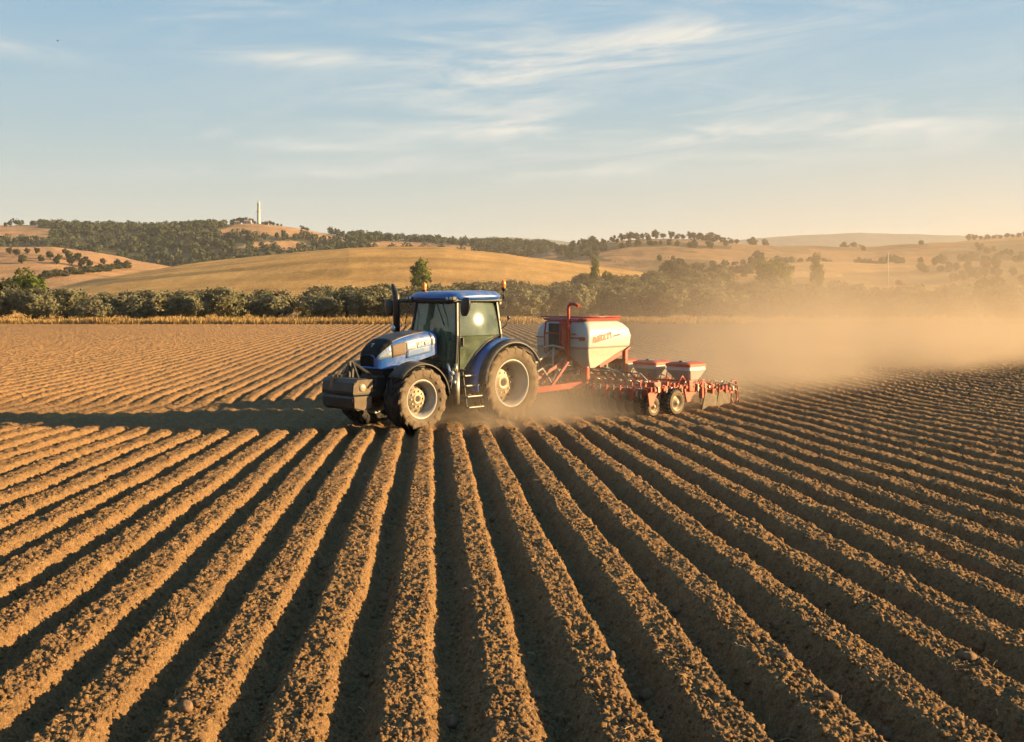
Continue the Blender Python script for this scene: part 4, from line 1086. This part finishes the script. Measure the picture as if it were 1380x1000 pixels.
    def beacon(p, foot):
        b = MB(); b.lathe([(0.055, 0), (0.062, 0.05), (0.06, 0.13), (0.045, 0.17), (0.015, 0.185), (0.001, 0.187)], p, 'Z', 16); bo = b.build('beacon', M['orange'], roof)
        f = MB(); f.tube([foot, Vector(p) - Vector((0, 0, .06))], 0.02, 8); f.lathe([(0.001, -.09), (.05, -.085), (.058, -.01), (.05, 0.004)], p, 'Z', 16); f.build('beacon_base', M['black'], bo)
    beacon((1.30, -0.72, 3.30), (1.30, -0.72, 3.2))
    beacon((-0.04, 0.80, 3.36), (-0.04, 0.80, 3.05))
    mb = MB(); mb.tube([(0.06, .8, 3.02), (-.06, .86, 3.02), (-.06, .86, 2.84), (.05, .84, 2.84)], 0.012, 6); mb.build('rear_rail', M['black'], cab)
    mb = MB(); mb.tube([(0.12, .86, 2.3), (0.0, .95, 2.42), (-.04, .97, 2.56)], 0.014, 6); mb.sphere((-.05, .98, 2.6), 0.055, 0, (1, .6, 1)); mb.build('rear_lamp', M['black'], cab)
    # mirrors
    def mirror(s_, x, y, zt, zb, tilt):
        mb = MB(); rings = []
        for f in np.linspace(0, 1, 9):
            z = zt + (zb - zt) * f; k = math.sin(math.pi * min(1, max(0, (f * 0.92 + 0.04)))) ** 0.35; ww = 0.175 * k * (1 - .25 * f)
            cy = y - s_ * tilt * f
            rings.append([Vector((x + c_ * .055 * k, cy + d_ * ww, z)) for c_, d_ in ((1, -.5), (1, .5), (.5, 1), (-.6, .95), (-.9, .6), (-.9, -.6), (-.6, -.95), (.5, -1))])
        mb.loft(rings, True, True, 0, True); mo = mb.build('mirror', M['black'], cab)
        mb = MB(); mb.tube([(1.55, s_ * .80, 3.0), (x - .05, s_ * (abs(y) - .12), 3.0), (x - .04, y, zt - .08)], 0.026, 8); mb.build('mirror_arm', M['black'], mo)
    mirror(-1, 1.86, -1.46, 3.06, 2.64, 0.05)
    mirror(1, 1.72, 1.32, 3.10, 2.66, 0.06)
    # exhaust stack on the right of the hood
    mb = MB(); mb.tube([(2.1, -.84, 2.0), (2.1, -.84, 3.02), (2.1, -.85, 3.14), (2.1, -.90, 3.24), (2.1, -.97, 3.34), (2.1, -1.0, 3.44)], [.085, .085, .085, .075, .06, .035], 14)
    mb.tube([(2.1, -.84, 1.5), (2.1, -.84, 2.0)], 0.1, 14); mb.build('exhaust_stack', M['black'], root)
    mb = MB(); mb.lathe([(0.001, .03), (.06, .02), (.085, 0), (.07, -.04), (.001, -.07)], (2.32, -.72, 2.34), 'X', 16); mb.tube([(2.3, -.72, 2.05), (2.3, -.72, 2.3)], 0.02); mb.build('side_lamp', M['lampclear'], root)
    mb = MB(); mb.tube([(1.52, -.78, 2.95), (1.75, -.86, 2.7), (1.8, -.9, 2.3)], 0.012, 6); mb.build('cable', M['black'], root)

    # rear mudguards: blue inner arch, dark outer lip
    for s_ in (1, -1):
        mb = MB(); arc_fender(mb, 0.0, RW, RW + 0.20, RW + 0.17, s_ * .58, s_ * 1.08, R(-8), R(128), 24, 0, 0.03); fo = mb.build('mudguard', M['blue'], root)
        mb = MB(); arc_fender(mb, 0.0, RW, RW + 0.165, RW + 0.10, s_ * 1.083, s_ * 1.27, R(2), R(152), 24, 0, 0.03, 0.05); mb.build('mudguard_lip', M['blackdusty'], fo)
        mb = MB()
        n = 16; pts_o = [Vector((math.cos(a) * (RW + .19), s_ * .62, RW + math.sin(a) * (RW + .19))) for a in np.linspace(R(-8), R(128), n)]
        pts_i = [Vector((math.cos(a) * (RW - .12), s_ * .62, RW + math.sin(a) * (RW - .12))) for a in np.linspace(R(-8), R(128), n)]
        mb.loft([pts_o, pts_i], False, False, 0, True); mb.build('mudguard_wall', M['black'], fo)
        mb = MB(); arc_fender(mb, WB, RF, RF + 0.13, RF + 0.09, s_ * .74, s_ * 1.17, R(38), R(178), 18, 0, 0.022, 0.03)
        mb.tube([(WB, s_ * .5, RF + .1), (WB, s_ * .7, RF + .6), (WB, s_ * .85, RF + .84)], 0.03, 8); mb.build('front_mudguard', M['blackdusty'], root)
    # steps on the left
    mb = MB()
    for x in (0.98, 1.42): mb.beam((x, 1.02, .42), (x, .86, 1.30), 0.04, 0.025)
    st = mb.build('steps', M['blackdusty'], root)
    for k, z in enumerate((.44, .70, .96, 1.2)):
        mb = MB(); mb.box((1.2, 1.06 - .05 * k, z), (.50, .16, .035)); mb.build('tread', M['steel'], st)
    mb = MB(); mb.tube([(1.62, .86, .52), (1.62, .86, 1.28)], 0.085, 12); mb.tube([(1.62, .86, 1.28), (1.62, .84, 1.5)], 0.04, 8); mb.build('air_tank', M['steel'], root)
    mb = MB(); mb.tube([(0.88, 1.0, .5), (0.86, .98, 1.05), (.9, .9, 1.25)], 0.022, 8); mb.build('hand_rail', M['steel'], root)
    mb = MB(); mb.tube([(1.72, .66, 1.5), (1.8, .8, 1.35), (1.75, .84, 1.15), (1.8, .7, 1.0)], 0.04, 8); mb.sphere((1.76, .86, 1.28), .06); mb.sphere((1.7, .88, 1.06), .05); mb.build('filter', M['lampclear'], root)
    mb = MB(); mb.box((1.62, .82, 1.36), (.1, .12, .09), bev=.02); mb.build('marker_lamp', M['lampyellow'], root)

    # front linkage and weight
    wt = MB(); x0 = 4.22
    def wring(y, k=1.0): return [Vector((x0 + a * k, y, .96 + b * k)) for a, b in ((-.30, .22), (-.12, .30), (.16, .30), (.27, .22), (.30, .02), (.28, -.06))] + [Vector((x0 - .30, y, .90))]
    wt.loft([wring(-.60, .9), wring(-.57), wring(.57), wring(.60, .9)], True, True, 0, False)
    def lring(y, k=1.0): return [Vector((x0 + a * k, y, .72 + b * k)) for a, b in ((-.26, .16), (.27, .16), (.30, .10), (.27, -.10), (.15, -.18), (-.15, -.18))]
    wt.loft([lring(-.59, .94), lring(-.56), lring(.56), lring(.59, .94)], True, True, 0, False)
    wo = wt.build('front_weight', M['blackdusty'], root)
    for s_ in (1, -1):
        mb = MB(); mb.lathe([(.001, .03), (.06, .03), (.085, .015), (.095, 0)], (x0 + .02, s_ * .606, 1.06), 'Y', 20, 0, True, s_); mb.build('weight_lamp', M['lampyellow'], wo)
        mb = MB(); mb.prism([(x0 - .24, s_ * .595, .86), (x0 + .25, s_ * .595, .86), (x0 + .24, s_ * .595, .62), (x0 - .05, s_ * .595, .54), (x0 - .22, s_ * .595, .62)], (0, s_ * .02, 0)); mb.build('end_plate', M['sidewall'], wo)
        mb = MB(); mb.prism([(x0 - .28, s_ * .595, .95), (x0 - .26, s_ * .595, 1.24), (x0 + .15, s_ * .595, 1.24), (x0 + .26, s_ * .595, 1.12), (x0 + .28, s_ * .595, .93)], (0, s_ * .012, 0)); mb.build('end_plate', M['sidewall'], wo)
    mb = MB(); mb.box((x0 + .24, -.22, 1.12), (.1, .12, .36), bev=.02); mb.box((x0 + .02, -.22, 1.28), (.3, .14, .08), bev=.02); mb.build('clasp', M['sidewall'], wo)
    mb = MB()
    for s_ in (1, -1):
        mb.beam((3.5, s_ * .3, .95), (x0 - .1, s_ * .42, .78), .1, .14); mb.beam((x0 - .1, s_ * .06, 1.26), (x0 - .12, s_ * .06, 1.62), .05, .06); mb.beam((3.45, s_ * .3, 1.12), (x0 - .12, s_ * .06, 1.60), .045, .06)
        mb.beam((x0 - .1, s_ * .30, 1.24), (x0 - .12, s_ * .06, 1.60), .045, .05)
    mb.box((3.55, 0, 1.05), (.3, .75, .5), bev=.05); mb.build('front_linkage', M['blackdusty'], root)
    mb = MB(); mb.tube([(-.4, .42, .75), (-1.25, .40, .55)], .05, 8); mb.tube([(-.4, -.42, .75), (-1.25, -.40, .55)], .05, 8); mb.tube([(-.35, 0, 1.3), (-1.2, 0, 1.15)], .045, 8); mb.box((-.45, 0, .8), (.3, .8, .6), bev=.05)
    mb.build('rear_linkage', M['blackdusty'], root)
build_tractor()

# ------------------------------------------------------------------ the planter pulled behind (same axes as the tractor; base at x = -4.2)
def build_planter():
    OX = -4.2
    ca, sa = math.cos(TYAW), math.sin(TYAW)
    root = empty('seed_planter', (TX + ca * OX, TY + sa * OX, -0.02), TYAW)
    tag(root, 'red seed planter with big cream tank pulled behind the tractor', 'planter')
    off = (OX, 0, 0)
    g = random.Random(4)
    def mk(): return MB(off)
    # main tank: rounded-box rings
    def rr(z, x0, x1, y0, y1, rad=0.16, n=6):
        pts = []
        for cx, cy, a0 in ((x1 - rad, y1 - rad, 0), (x0 + rad, y1 - rad, 90), (x0 + rad, y0 + rad, 180), (x1 - rad, y0 + rad, 270)):
            for k in range(n + 1):
                a = R(a0 + 90 * k / n); pts.append(Vector((cx + rad * math.cos(a), cy + rad * math.sin(a), z)))
        return pts
    mb = mk()
    mb.loft([rr(1.70, -4.92, -3.10, -.97, .97, .07), rr(1.76, -4.96, -3.09, -.985, .985, .08), rr(2.02, -5.02, -3.08, -1.0, 1.0, .12), rr(2.22, -4.96, -3.10, -.97, .97, .14), rr(2.36, -4.82, -3.16, -.88, .88, .16), rr(2.45, -4.66, -3.24, -.76, .76, .16), rr(2.46, -4.5, -3.4, -.6, .6, .16)], True, True, 0, True)
    tank = mb.build('tank', M['tank'], root)
    for s_ in (1, -1):
        mb = mk(); a, b = (0.02, .965) if s_ > 0 else (-.965, -.02)
        c, d = (.62, .98) if s_ > 0 else (-.98, -.62)
        mb.loft([rr(1.698, -4.90, -3.11, a, b, .06), rr(1.45, -4.18, -3.13, a + s_ * .2 if s_ > 0 else a, b if s_ > 0 else b - .2, .05), rr(1.17, -3.44, -3.17, c, d, .05)], True, True, 0, False)
        mb.build('funnel', M['tanklow'], tank)
    mb = mk(); mb.loft([rr(2.455, -4.72, -3.2, -.8, .8, .1), rr(2.50, -4.74, -3.18, -.82, .82, .1), rr(2.545, -4.62, -3.3, -.7, .7, .12)], True, True, 0, False); mb.build('lid', M['redlid'], tank)
    mb = mk()
    mb.box((-3.078, .62, 1.98), (.012, .62, .035), bev=0); mb.box((-3.078, -.80, 1.98), (.012, .30, .035), bev=0); mb.box((-3.074, .78, 1.96), (.012, .2, .10), bev=0); mb.build('stripe', M['letterred'], tank)
    lettering("SHGORT'1", 0.205, M['letterred'], (-3.30 - OX, 1.001, 1.86), tank, 'lettering', R(9), 0.12, 0.0, 0.86)
    lettering('nnmnmnnm', 0.07, M['letterdark'], (-4.15 - OX, 0.999, 2.00), tank, 'lettering', R(7), 0.12, 0.0, 1.0)
    mb = mk(); mb.box((-3.9, 1.0, 2.075), (1.3, .012, .012), bev=0); mb.build('seam', M['tanklow'], tank)
    # front recess, ladder and filler pipe
    mb = mk(); mb.box((-3.07, -.10, 2.0), (.06, .66, .74), bev=.03); mb.build('recess', M['black'], tank)
    mb = mk()
    mb.tube([(-2.95, .40, 1.25), (-2.95, .40, 2.78), (-2.95, .40, 2.86), (-2.97, .46, 2.92), (-3.0, .60, 2.92), (-3.02, .72, 2.86)], .045, 12); mb.build('filler_pipe', M['red'], root)
    mb = mk()
    mb.tube([(-3.0, -.42, 1.45), (-3.0, -.55, 1.6), (-3.0, -.55, 2.1), (-3.0, -.5, 2.42), (-3.0, -.3, 2.46), (-3.0, .55, 2.46), (-3.15, .62, 2.5)], .025, 8)
    mb.tube([(-3.0, .05, 1.5), (-3.0, .05, 2.46)], .025, 8); mb.tube([(-3.0, -.55, 2.1), (-3.0, .6, 2.1)], .02, 8); mb.box((-3.0, .25, 2.4), (.1, .35, .08)); mb.box((-3.02, .2, 2.0), (.08, .2, .8), bev=.02)
    for z in (1.65, 1.85, 2.25): mb.tube([(-2.98, .05, z), (-2.98, .30, z)], .014, 6)
    mb.build('ladder', M['red'], root)
    # walkway rails on the lid
    mb = mk(); mb.tube([(-3.15, -.8, 2.56), (-3.15, .8, 2.56), (-4.7, .82, 2.56)], .02, 8); mb.build('lid_rail', M['red'], tank)
    # tank frame
    mb = mk()
    for s_ in (1, -1):
        mb.beam((-3.2, s_ * .8, 1.2), (-3.2, s_ * .8, .75), .14, .14); mb.beam((-4.75, s_ * .95, .75), (-4.75, s_ * .95, 1.6), .12, .12); mb.beam((-4.7, s_ * .9, 1.55), (-3.7, s_ * .85, 1.2), .09, .12)
        mb.box((-3.15, s_ * .86, 1.02), (.14, .2, .40), bev=.04); mb.beam((-4.75, s_ * .95, 1.58), (-4.95, s_ * .95, 1.68), .08, .06)
        mb.beam((-3.2, s_ * .8, 1.12), (-3.15, s_ * .1, 1.55), .08, .08)
    mb.beam((-4.75, -.95, 1.3), (-4.75, .95, 1.3), .08, .1); mb.build('tank_frame', M['red'], root)
    # drawbar
    mb = mk(); mb.beam((-1.15, .42, .62), (-3.0, .8, .72), .14, .16); mb.beam((-1.15, -.42, .62), (-3.0, -.8, .72), .14, .16); mb.beam((-1.2, -.5, .6), (-1.2, .5, .6), .14, .18); mb.beam((-1.25, .3, .7), (-2.9, .3, 1.35), .07, .09); mb.beam((-2.0, .62, .7), (-2.6, .7, 1.35), .07, .07); mb.build('drawbar', M['red'], root)
    off = (OX, 0, 0.2)            # the frame sits low
    # cross beams and long side members
    mb = mk()
    for x in (-3.1, -3.65): mb.beam((x, -3.0, .86), (x, 3.0, .86), .11, .11, 0, .015)
    mb.beam((-5.2, -2.9, .86), (-5.2, 3.0, .86), .12, .14); mb.beam((-6.0, -2.9, .70), (-6.0, 2.95, .70), .11, .12)
    for y in (-2.9, -1.2, 1.2, 2.2, 2.95): mb.beam((-3.05, y, .84), (-6.1, y, .76), .12, .14)
    mb.build('beam', M['red'], root)
    mb = mk()     # near end frame: a thin rail with gussets and drop legs
    mb.prism([(-3.0, 3.06, .86), (-3.0, 3.06, .97), (-4.3, 3.06, .96), (-5.3, 3.06, .95), (-6.0, 3.06, .86), (-6.9, 3.06, .66), (-6.9, 3.06, .58), (-6.1, 3.06, .72), (-5.3, 3.06, .80), (-4.95, 3.06, .62), (-4.85, 3.06, .48), (-4.72, 3.06, .48), (-4.6, 3.06, .84), (-3.45, 3.06, .86), (-3.3, 3.06, .66), (-3.2, 3.06, .48), (-3.08, 3.06, .48)], (0, .05, 0)); mb.build('end_frame', M['redlid'], root)
    for i in range(34):
        x = -3.05 - i * .115 + g.uniform(-.03, .03); mb = mk(); zz = .92 - max(0, -5.3 - x) * .12
        if i % 3 == 0: mb.box((x, 3.14, zz - g.uniform(0, .12)), (g.uniform(.04, .1), .08, g.uniform(.1, .3)), bev=.012)
        elif i % 3 == 1: mb.tube([(x, 3.12, zz), (x - .06, 3.16, zz + g.uniform(.08, .16)), (x - .16, 3.12, zz + .04), (x - .2, 3.1, zz - .1)], .016, 6)
        else: mb.cyl((x, 3.10, zz - .03), (x, 3.17, zz - .03), g.uniform(.025, .05), 10)
        mb.build('fitting', M[('red', 'disc', 'redlid', 'steel', 'red')[i % 5]], root)
    for i in range(26):       # shanks and springs standing in front of the front beam
        y = 2.9 - i * .23; mb = mk()
        mb.beam((-2.98, y, .98), (-2.90, y, .62), .035, .05); mb.tube([(-2.96, y + .06, .94), (-2.86, y + .07, .86), (-2.88, y + .06, .70), (-3.0, y + .05, .60)], .018, 6); mb.build('shank', M['red' if i % 2 else 'disc'], root)
        if i % 2 == 0: mb = mk(); mb.box((-2.93, y - .08, .80 + g.uniform(-.06, .1)), (.08, .07, g.uniform(.06, .16)), bev=.01); mb.build('fitting', M['hose' if i % 4 else 'steel'], root)
    for c_, q_ in (((-5.4, 3.10, .74), (.09, .12, .42)), ((-5.55, 3.10, .72), (.09, .12, .42)), ((-5.9, 3.10, .69), (.09, .12, .42)), ((-3.4, 3.0, .95), (.3, .25, .28)), ((-4.9, 3.0, .9), (.25, .3, .3))):
        mb = mk(); mb.box(c_, q_, bev=.02); mb.build('bracket', M['redlid'], root)
    # dense row-unit gear on the beams
    for y in np.arange(-2.8, 2.9, 0.28):
        u = mk(); j = g.uniform(-.03, .03)
        u.box((-3.35 + j, y, .80), (.26, .07, .20), bev=.012); u.beam((-3.25, y, .74), (-3.55, y, .42), .045, .06); u.beam((-3.6, y, .88), (-3.95, y, .52), .04, .05)
        u.box((-3.75 + j, y + .06, .98), (.10, .06, .14 + g.uniform(0, .1)), bev=.01); u.tube([(-3.5, y, 1.0), (-3.55, y + .08, 1.08), (-3.75, y + .05, 1.02), (-3.8, y, .8)], .02, 6, 1)
        u.box((-4.1 + j, y, .9), (.14, .08, .10), bev=.01); u.beam((-4.1, y, .88), (-4.5, y, .45), .035, .045); u.cyl((-3.52, y - .05, .86), (-3.52, y + .05, .86), .05, 10, 1)
        uo = u.build('row_unit', [M['red'], M['steel']], root)
        d = mk(); q = Vector((-3.42, y, .48)); d.lathe([(.001, .02), (.08, .02), (.09, .012), (.27, .008), (.30, 0), (.27, -.008), (.09, -.012), (.001, -.02)], q, 'Y', 26); d.build('disc', M['disc'], uo)
        d = mk(); q = Vector((-4.0, y + .1, .46)); d.lathe([(.001, .02), (.07, .02), (.24, .008), (.27, 0), (.24, -.008), (.001, -.02)], q, 'Y', 22); d.build('disc', M['disc'], uo)
    off = (OX, 0, 0)
    # gauge wheels at the near end
    def gauge(x, y, r_, w_, rimr):
        e = empty('gauge_wheel', (0, 0, 0)); e.parent = root
        d = mk(); c = (x, y, r_ - .03); h = w_ / 2
        d.lathe([(rimr, -h), (r_ - .05, -h), (r_, -h * .6), (r_, h * .6), (r_ - .05, h)], c, 'Y', 34, 0); d.lathe([(r_ - .05, h), (r_ - .09, h + .012), (rimr + .02, h + .012), (rimr, h)], c, 'Y', 34, 1)
        for k in range(22):
            a = 2 * math.pi * k / 22; p = Vector((math.cos(a) * (r_ + .004), 0, math.sin(a) * (r_ + .004)))
            d.box(Vector(c) + p, (.035, w_ * .9, .035), bev=0)
        d.build('tyre', [M['tread'], M['sidewall']], e)
        d = mk(); d.lathe([(rimr, h + .005), (rimr - .03, h - .01), (rimr - .04, h - .07), (rimr * .62, h - .06), (rimr * .5, h - .02), (rimr * .3, h), (rimr * .25, h + .03), (.001, h + .03)], c, 'Y', 28, 0); d.build('rim', M['hub'], e)
        d = mk(); d.beam((x, y - h - .04, c[2]), (x - .1, y - h - .04, .85), .05, .09); d.cyl((x, y - h - .06, c[2]), (x, y + h, c[2]), .04, 10); d.build('wheel_arm', M['red'], e)
    gauge(-3.30, 2.98, .29, .20, .16); gauge(-4.02, 3.12, .36, .34, .22); gauge(-3.75, 2.55, .33, .26, .2)
    gauge(-4.02, -3.0, .36, .3, .22)
    # small hoppers in a row
    def hopper(y, x=-5.15, k=1.0, mt='tank'):
        e = mk(); q = .40 * k
        e.loft([rr(1.22, x - q, x + q, y - .40, y + .40, .08), rr(1.12, x - q * 1.02, x + q * 1.02, y - .41, y + .41, .08), rr(.86, x - q * .62, x + q * .50, y - .26, y + .28, .06), rr(.70, x - q * .2, x + q * .18, y - .1, y + .12, .03)], True, True, 0, False); o = e.build('hopper', M[mt], root)
        e = mk(); e.loft([rr(1.215, x - q - .02, x + q + .02, y - .42, y + .42, .08), rr(1.29, x - q - .02, x + q + .02, y - .42, y + .42, .08), rr(1.335, x - q + .1, x + q - .1, y - .3, y + .3, .08)], True, True, 0, False)
        e.build('hopper_lid', M['redlid'], o)
        e = mk(); e.box((x + .1, y, 1.35), (.3, .1, .04), bev=.01); e.build('lid_handle', M['black'], o)
        return o
    hopper(2.76); hopper(1.62, mt='tankgrey'); hopper(.50); hopper(-1.0)
    for y in (2.76, 1.62, .50, -1.0):
        e = mk(); e.beam((-5.15, y - .2, .55), (-5.2, y - .2, .8), .1, .1); e.box((-5.1, y, .64), (.26, .2, .16), bev=.03); e.tube([(-5.0, y + .15, .75), (-4.7, y + .2, .98), (-4.5, y + .1, .6)], .03, 8); e.build('seed_meter', M['red'], root)
    # hoses
    for i in range(14):
        y = -2.2 + i * .36; e = mk()
        e.tube([(-3.35, .6 if y > 0 else -.6, 1.2), (-3.5 - g.uniform(0, .4), y * .5, 1.0 + g.uniform(0, .2)), (-3.8, y * .9, 1.05), (-3.9, y, .8)], .022, 6); e.build('hose', M['hose'] if i % 3 else M['black'], root)
    for pts in ([(-2.9, -.1, 1.72), (-2.7, .05, 1.5), (-2.75, .0, 1.2), (-2.8, .12, 1.0)], [(-1.2, .2, .8), (-1.8, .5, 1.2), (-2.4, .3, .75), (-2.9, .2, 1.4)], [(-1.3, 0, 1.1), (-2.0, .1, 1.35), (-2.8, -.1, 1.6)], [(-2.92, -.48, 1.70), (-2.86, -.1, 1.76), (-2.9, .28, 1.70)]):
        e = mk(); e.tube(pts, .03, 8); e.build('hose', M['hose'], root)
    e = mk(); e.tube([Vector((-2.6 + .03 * t, .1 + .33 * math.cos(t), .92 + .33 * math.sin(t))) for t in np.linspace(0, 5.6, 20)], .022, 6); e.build('hose', M['hose'], root)
    e = mk(); e.lathe([(.28, .1), (.30, .06), (.30, -.06), (.28, -.1), (.1, -.1), (.1, .1), (.28, .1)], (-2.85, -.25, 1.15), 'X', 24); e.build('fan', M['black'], root)
    e = mk()
    for k in range(16): e.box((-3.0 - g.uniform(0, .6), g.uniform(-.9, .9), g.uniform(.85, 1.25)), (g.uniform(.06, .2), g.uniform(.06, .25), g.uniform(.05, .2)), bev=.012)
    for k in range(14): e.box((-3.7 - g.uniform(0, .9), g.uniform(-.9, .95), g.uniform(.95, 1.3)), (g.uniform(.06, .25), g.uniform(.06, .25), g.uniform(.05, .2)), bev=.012)
    e.build('gear_box', M['disc'], root)
    off = (OX, 0, 0.12)
    # covering tines and harrow wings at the tail
    for y in np.arange(-2.8, 3.1, 0.42):
        e = mk(); e.tube([(-6.0, y, .72), (-6.35, y, .80), (-6.55, y, .6), (-6.6, y, .25), (-6.75, y, .08)], .02, 6); e.build('tine', M['disc'], root)
        e = mk(); e.tube([(-6.0, y + .2, .74), (-6.3, y + .2, .9), (-6.9, y + .2, .72), (-7.0, y + .2, .35), (-6.9, y + .2, .1)], .018, 6); e.build('tine', M['disc'], root)
    for x, y in ((-5.5, 3.02), (-6.2, 3.0)):
        e = mk(); e.prism([(x, y + .12, .62), (x + .25, y + .15, .05), (x - .45, y + .15, .05), (x - .6, y + .10, .5)], (0, .03, 0)); e.build('soil_shield', M['shield'], root)
    e = mk(); e.beam((-6.0, 3.0, .72), (-7.05, 3.0, .56), .1, .1); e.tube([(-6.8, 3.0, .62), (-7.0, 3.05, .85), (-7.2, 3.05, .82), (-7.25, 3.0, .45)], .025, 8)
    e.tube([Vector((-7.1 + .16 * math.cos(t), 3.05, .40 + .2 * math.sin(t))) for t in np.linspace(0, 6.2, 14)], .03, 8); e.build('marker_arm', M['redlid'], root)
    e = mk(); e.beam((-5.62, -2.85, .84), (-5.62, 2.9, .84), .62, .05); e.beam((-5.0, -2.85, .93), (-5.0, 2.9, .93), .05, .05)
    for y in np.arange(-2.8, 3, .2): e.tube([(-5.0, y, .95), (-5.05, y, 1.05 + g.uniform(0, .12)), (-5.25, y + .05, 1.0 + g.uniform(0, .1)), (-5.5, y + .02, .85)], .018, 6); e.box((-5.6 - g.uniform(0, .4), y, .86), (.12, .06, .14), bev=.01)
    e.build('spring_row', M['red'], root)
build_planter()

# ------------------------------------------------------------------ dust and haze
def box_mesh(name, lo, hi):
    mb = MB(); c = [(a + b) / 2 for a, b in zip(lo, hi)]; mb.box(c, [b - a for a, b in zip(lo, hi)], bev=0); return mb
def build_dust():
    m = bpy.data.materials.new('airborne_dust'); m.use_nodes = True
    t = NT(m.node_tree); t.n.clear()
    out = t.new('ShaderNodeOutputMaterial'); pv = t.new('ShaderNodeVolumePrincipled')
    co = t.new('ShaderNodeTexCoord').outputs['Object']
    s3 = t.new('ShaderNodeSeparateXYZ'); t.l.new(co, s3.inputs[0]); u, v, z = s3.outputs
    zz = t.math('MAXIMUM', z, 0.0)
    mul = lambda *a: a[0] if len(a) == 1 else t.math('MULTIPLY', a[0], mul(*a[1:]))
    n1 = t.noise(co, 0.11, 5, 0.62, 0.4); n2 = t.noise(co, 0.7, 3, 0.6)
    puff = mul(t.ramp(n1, 0.36, 0.64, 0.22, 1.7), t.ramp(n2, 0.25, 0.75, 0.7, 1.3))
    # the trail blown back and away from the planter
    Ht = t.math('ADD', 0.6, t.math('MULTIPLY', t.ramp(u, 2, 45, 0, 1, 'LINEAR'), 2.2))
    vert = t.math('EXPONENT', t.math('MULTIPLY', t.math('DIVIDE', zz, Ht), -1.0))
    start = t.ramp(u, 2.5, 7.5); near = t.ramp(v, -5.5, 0.5)
    far = t.math('EXPONENT', t.math('MULTIPLY', t.math('MAXIMUM', v, 0.0), -0.085))
    side = t.ramp(t.math('SUBTRACT', v, t.math('MULTIPLY', u, 0.55)), -8.0, 4.0, 1.0, 0.0)
    end = t.ramp(u, 35, 90, 1, 0)
    dense = t.ramp(u, 8, 30, 1.5, 0.85)
    a = mul(start, near, far, side, end, vert, puff, dense, 0.17)
    # thin veil drifting higher
    vert2 = t.math('EXPONENT', t.math('MULTIPLY', zz, -0.16))
    b = mul(t.ramp(u, 6, 22), near, t.ramp(t.math('SUBTRACT', v, u), -6.0, 12.0, 1.0, 0.0), end, t.ramp(z, 9, 16, 1, 0), vert2, t.ramp(n1, 0.3, 0.7, 0.4, 1.7), 0.0048)
    # low dust whirled up round the wheels and under the planter
    win = mul(t.ramp(u, -2.7, -0.8), t.ramp(u, 4, 10, 1, 0), t.ramp(v, -3.6, -1.4), t.ramp(v, 1.0, 3.5, 1, 0))
    c = mul(win, t.math('EXPONENT', t.math('MULTIPLY', zz, -2.2)), t.ramp(n2, 0.3, 0.7, 0.4, 1.8), 0.62)
    den = t.math('ADD', t.math('ADD', a, b), c)
    t.l.new(den, pv.inputs['Density'])
    pv.inputs['Color'].default_value = (0.60, 0.485, 0.36, 1); pv.inputs['Anisotropy'].default_value = 0.15
    t.l.new(pv.outputs[0], out.inputs['Volume'])
    try: m.cycles.volume_step_rate = DUST_STEP
    except Exception as e: print('step', e)
    o = box_mesh('dust_cloud', (-5, -8, -0.45), (96, 58, 17)).build('dust_cloud', m)
    o.location = (TX, TY, 0); o.rotation_euler = (0, 0, R(45))
    tag(o, 'tan dust cloud billowing behind the planter over the right of the field', 'dust', kind='stuff')
DUST_STEP = 0.4
build_dust()
def build_haze():
    m = bpy.data.materials.new('haze_air'); m.use_nodes = True
    t = NT(m.node_tree); t.n.clear()
    out = t.new('ShaderNodeOutputMaterial'); pv = t.new('ShaderNodeVolumePrincipled')
    pv.inputs['Density'].default_value = 0.00009
    pv.inputs['Color'].default_value = (0.86, 0.88, 0.92, 1); pv.inputs['Anisotropy'].default_value = 0.2
    t.l.new(pv.outputs[0], out.inputs['Volume'])
    o = box_mesh('haze', (-6500, -3500, -1.7), (6500, 6500, 240)).build('haze', m)
    tag(o, 'pale haze hanging in the air over the farmland', 'haze', kind='stuff')
build_haze()
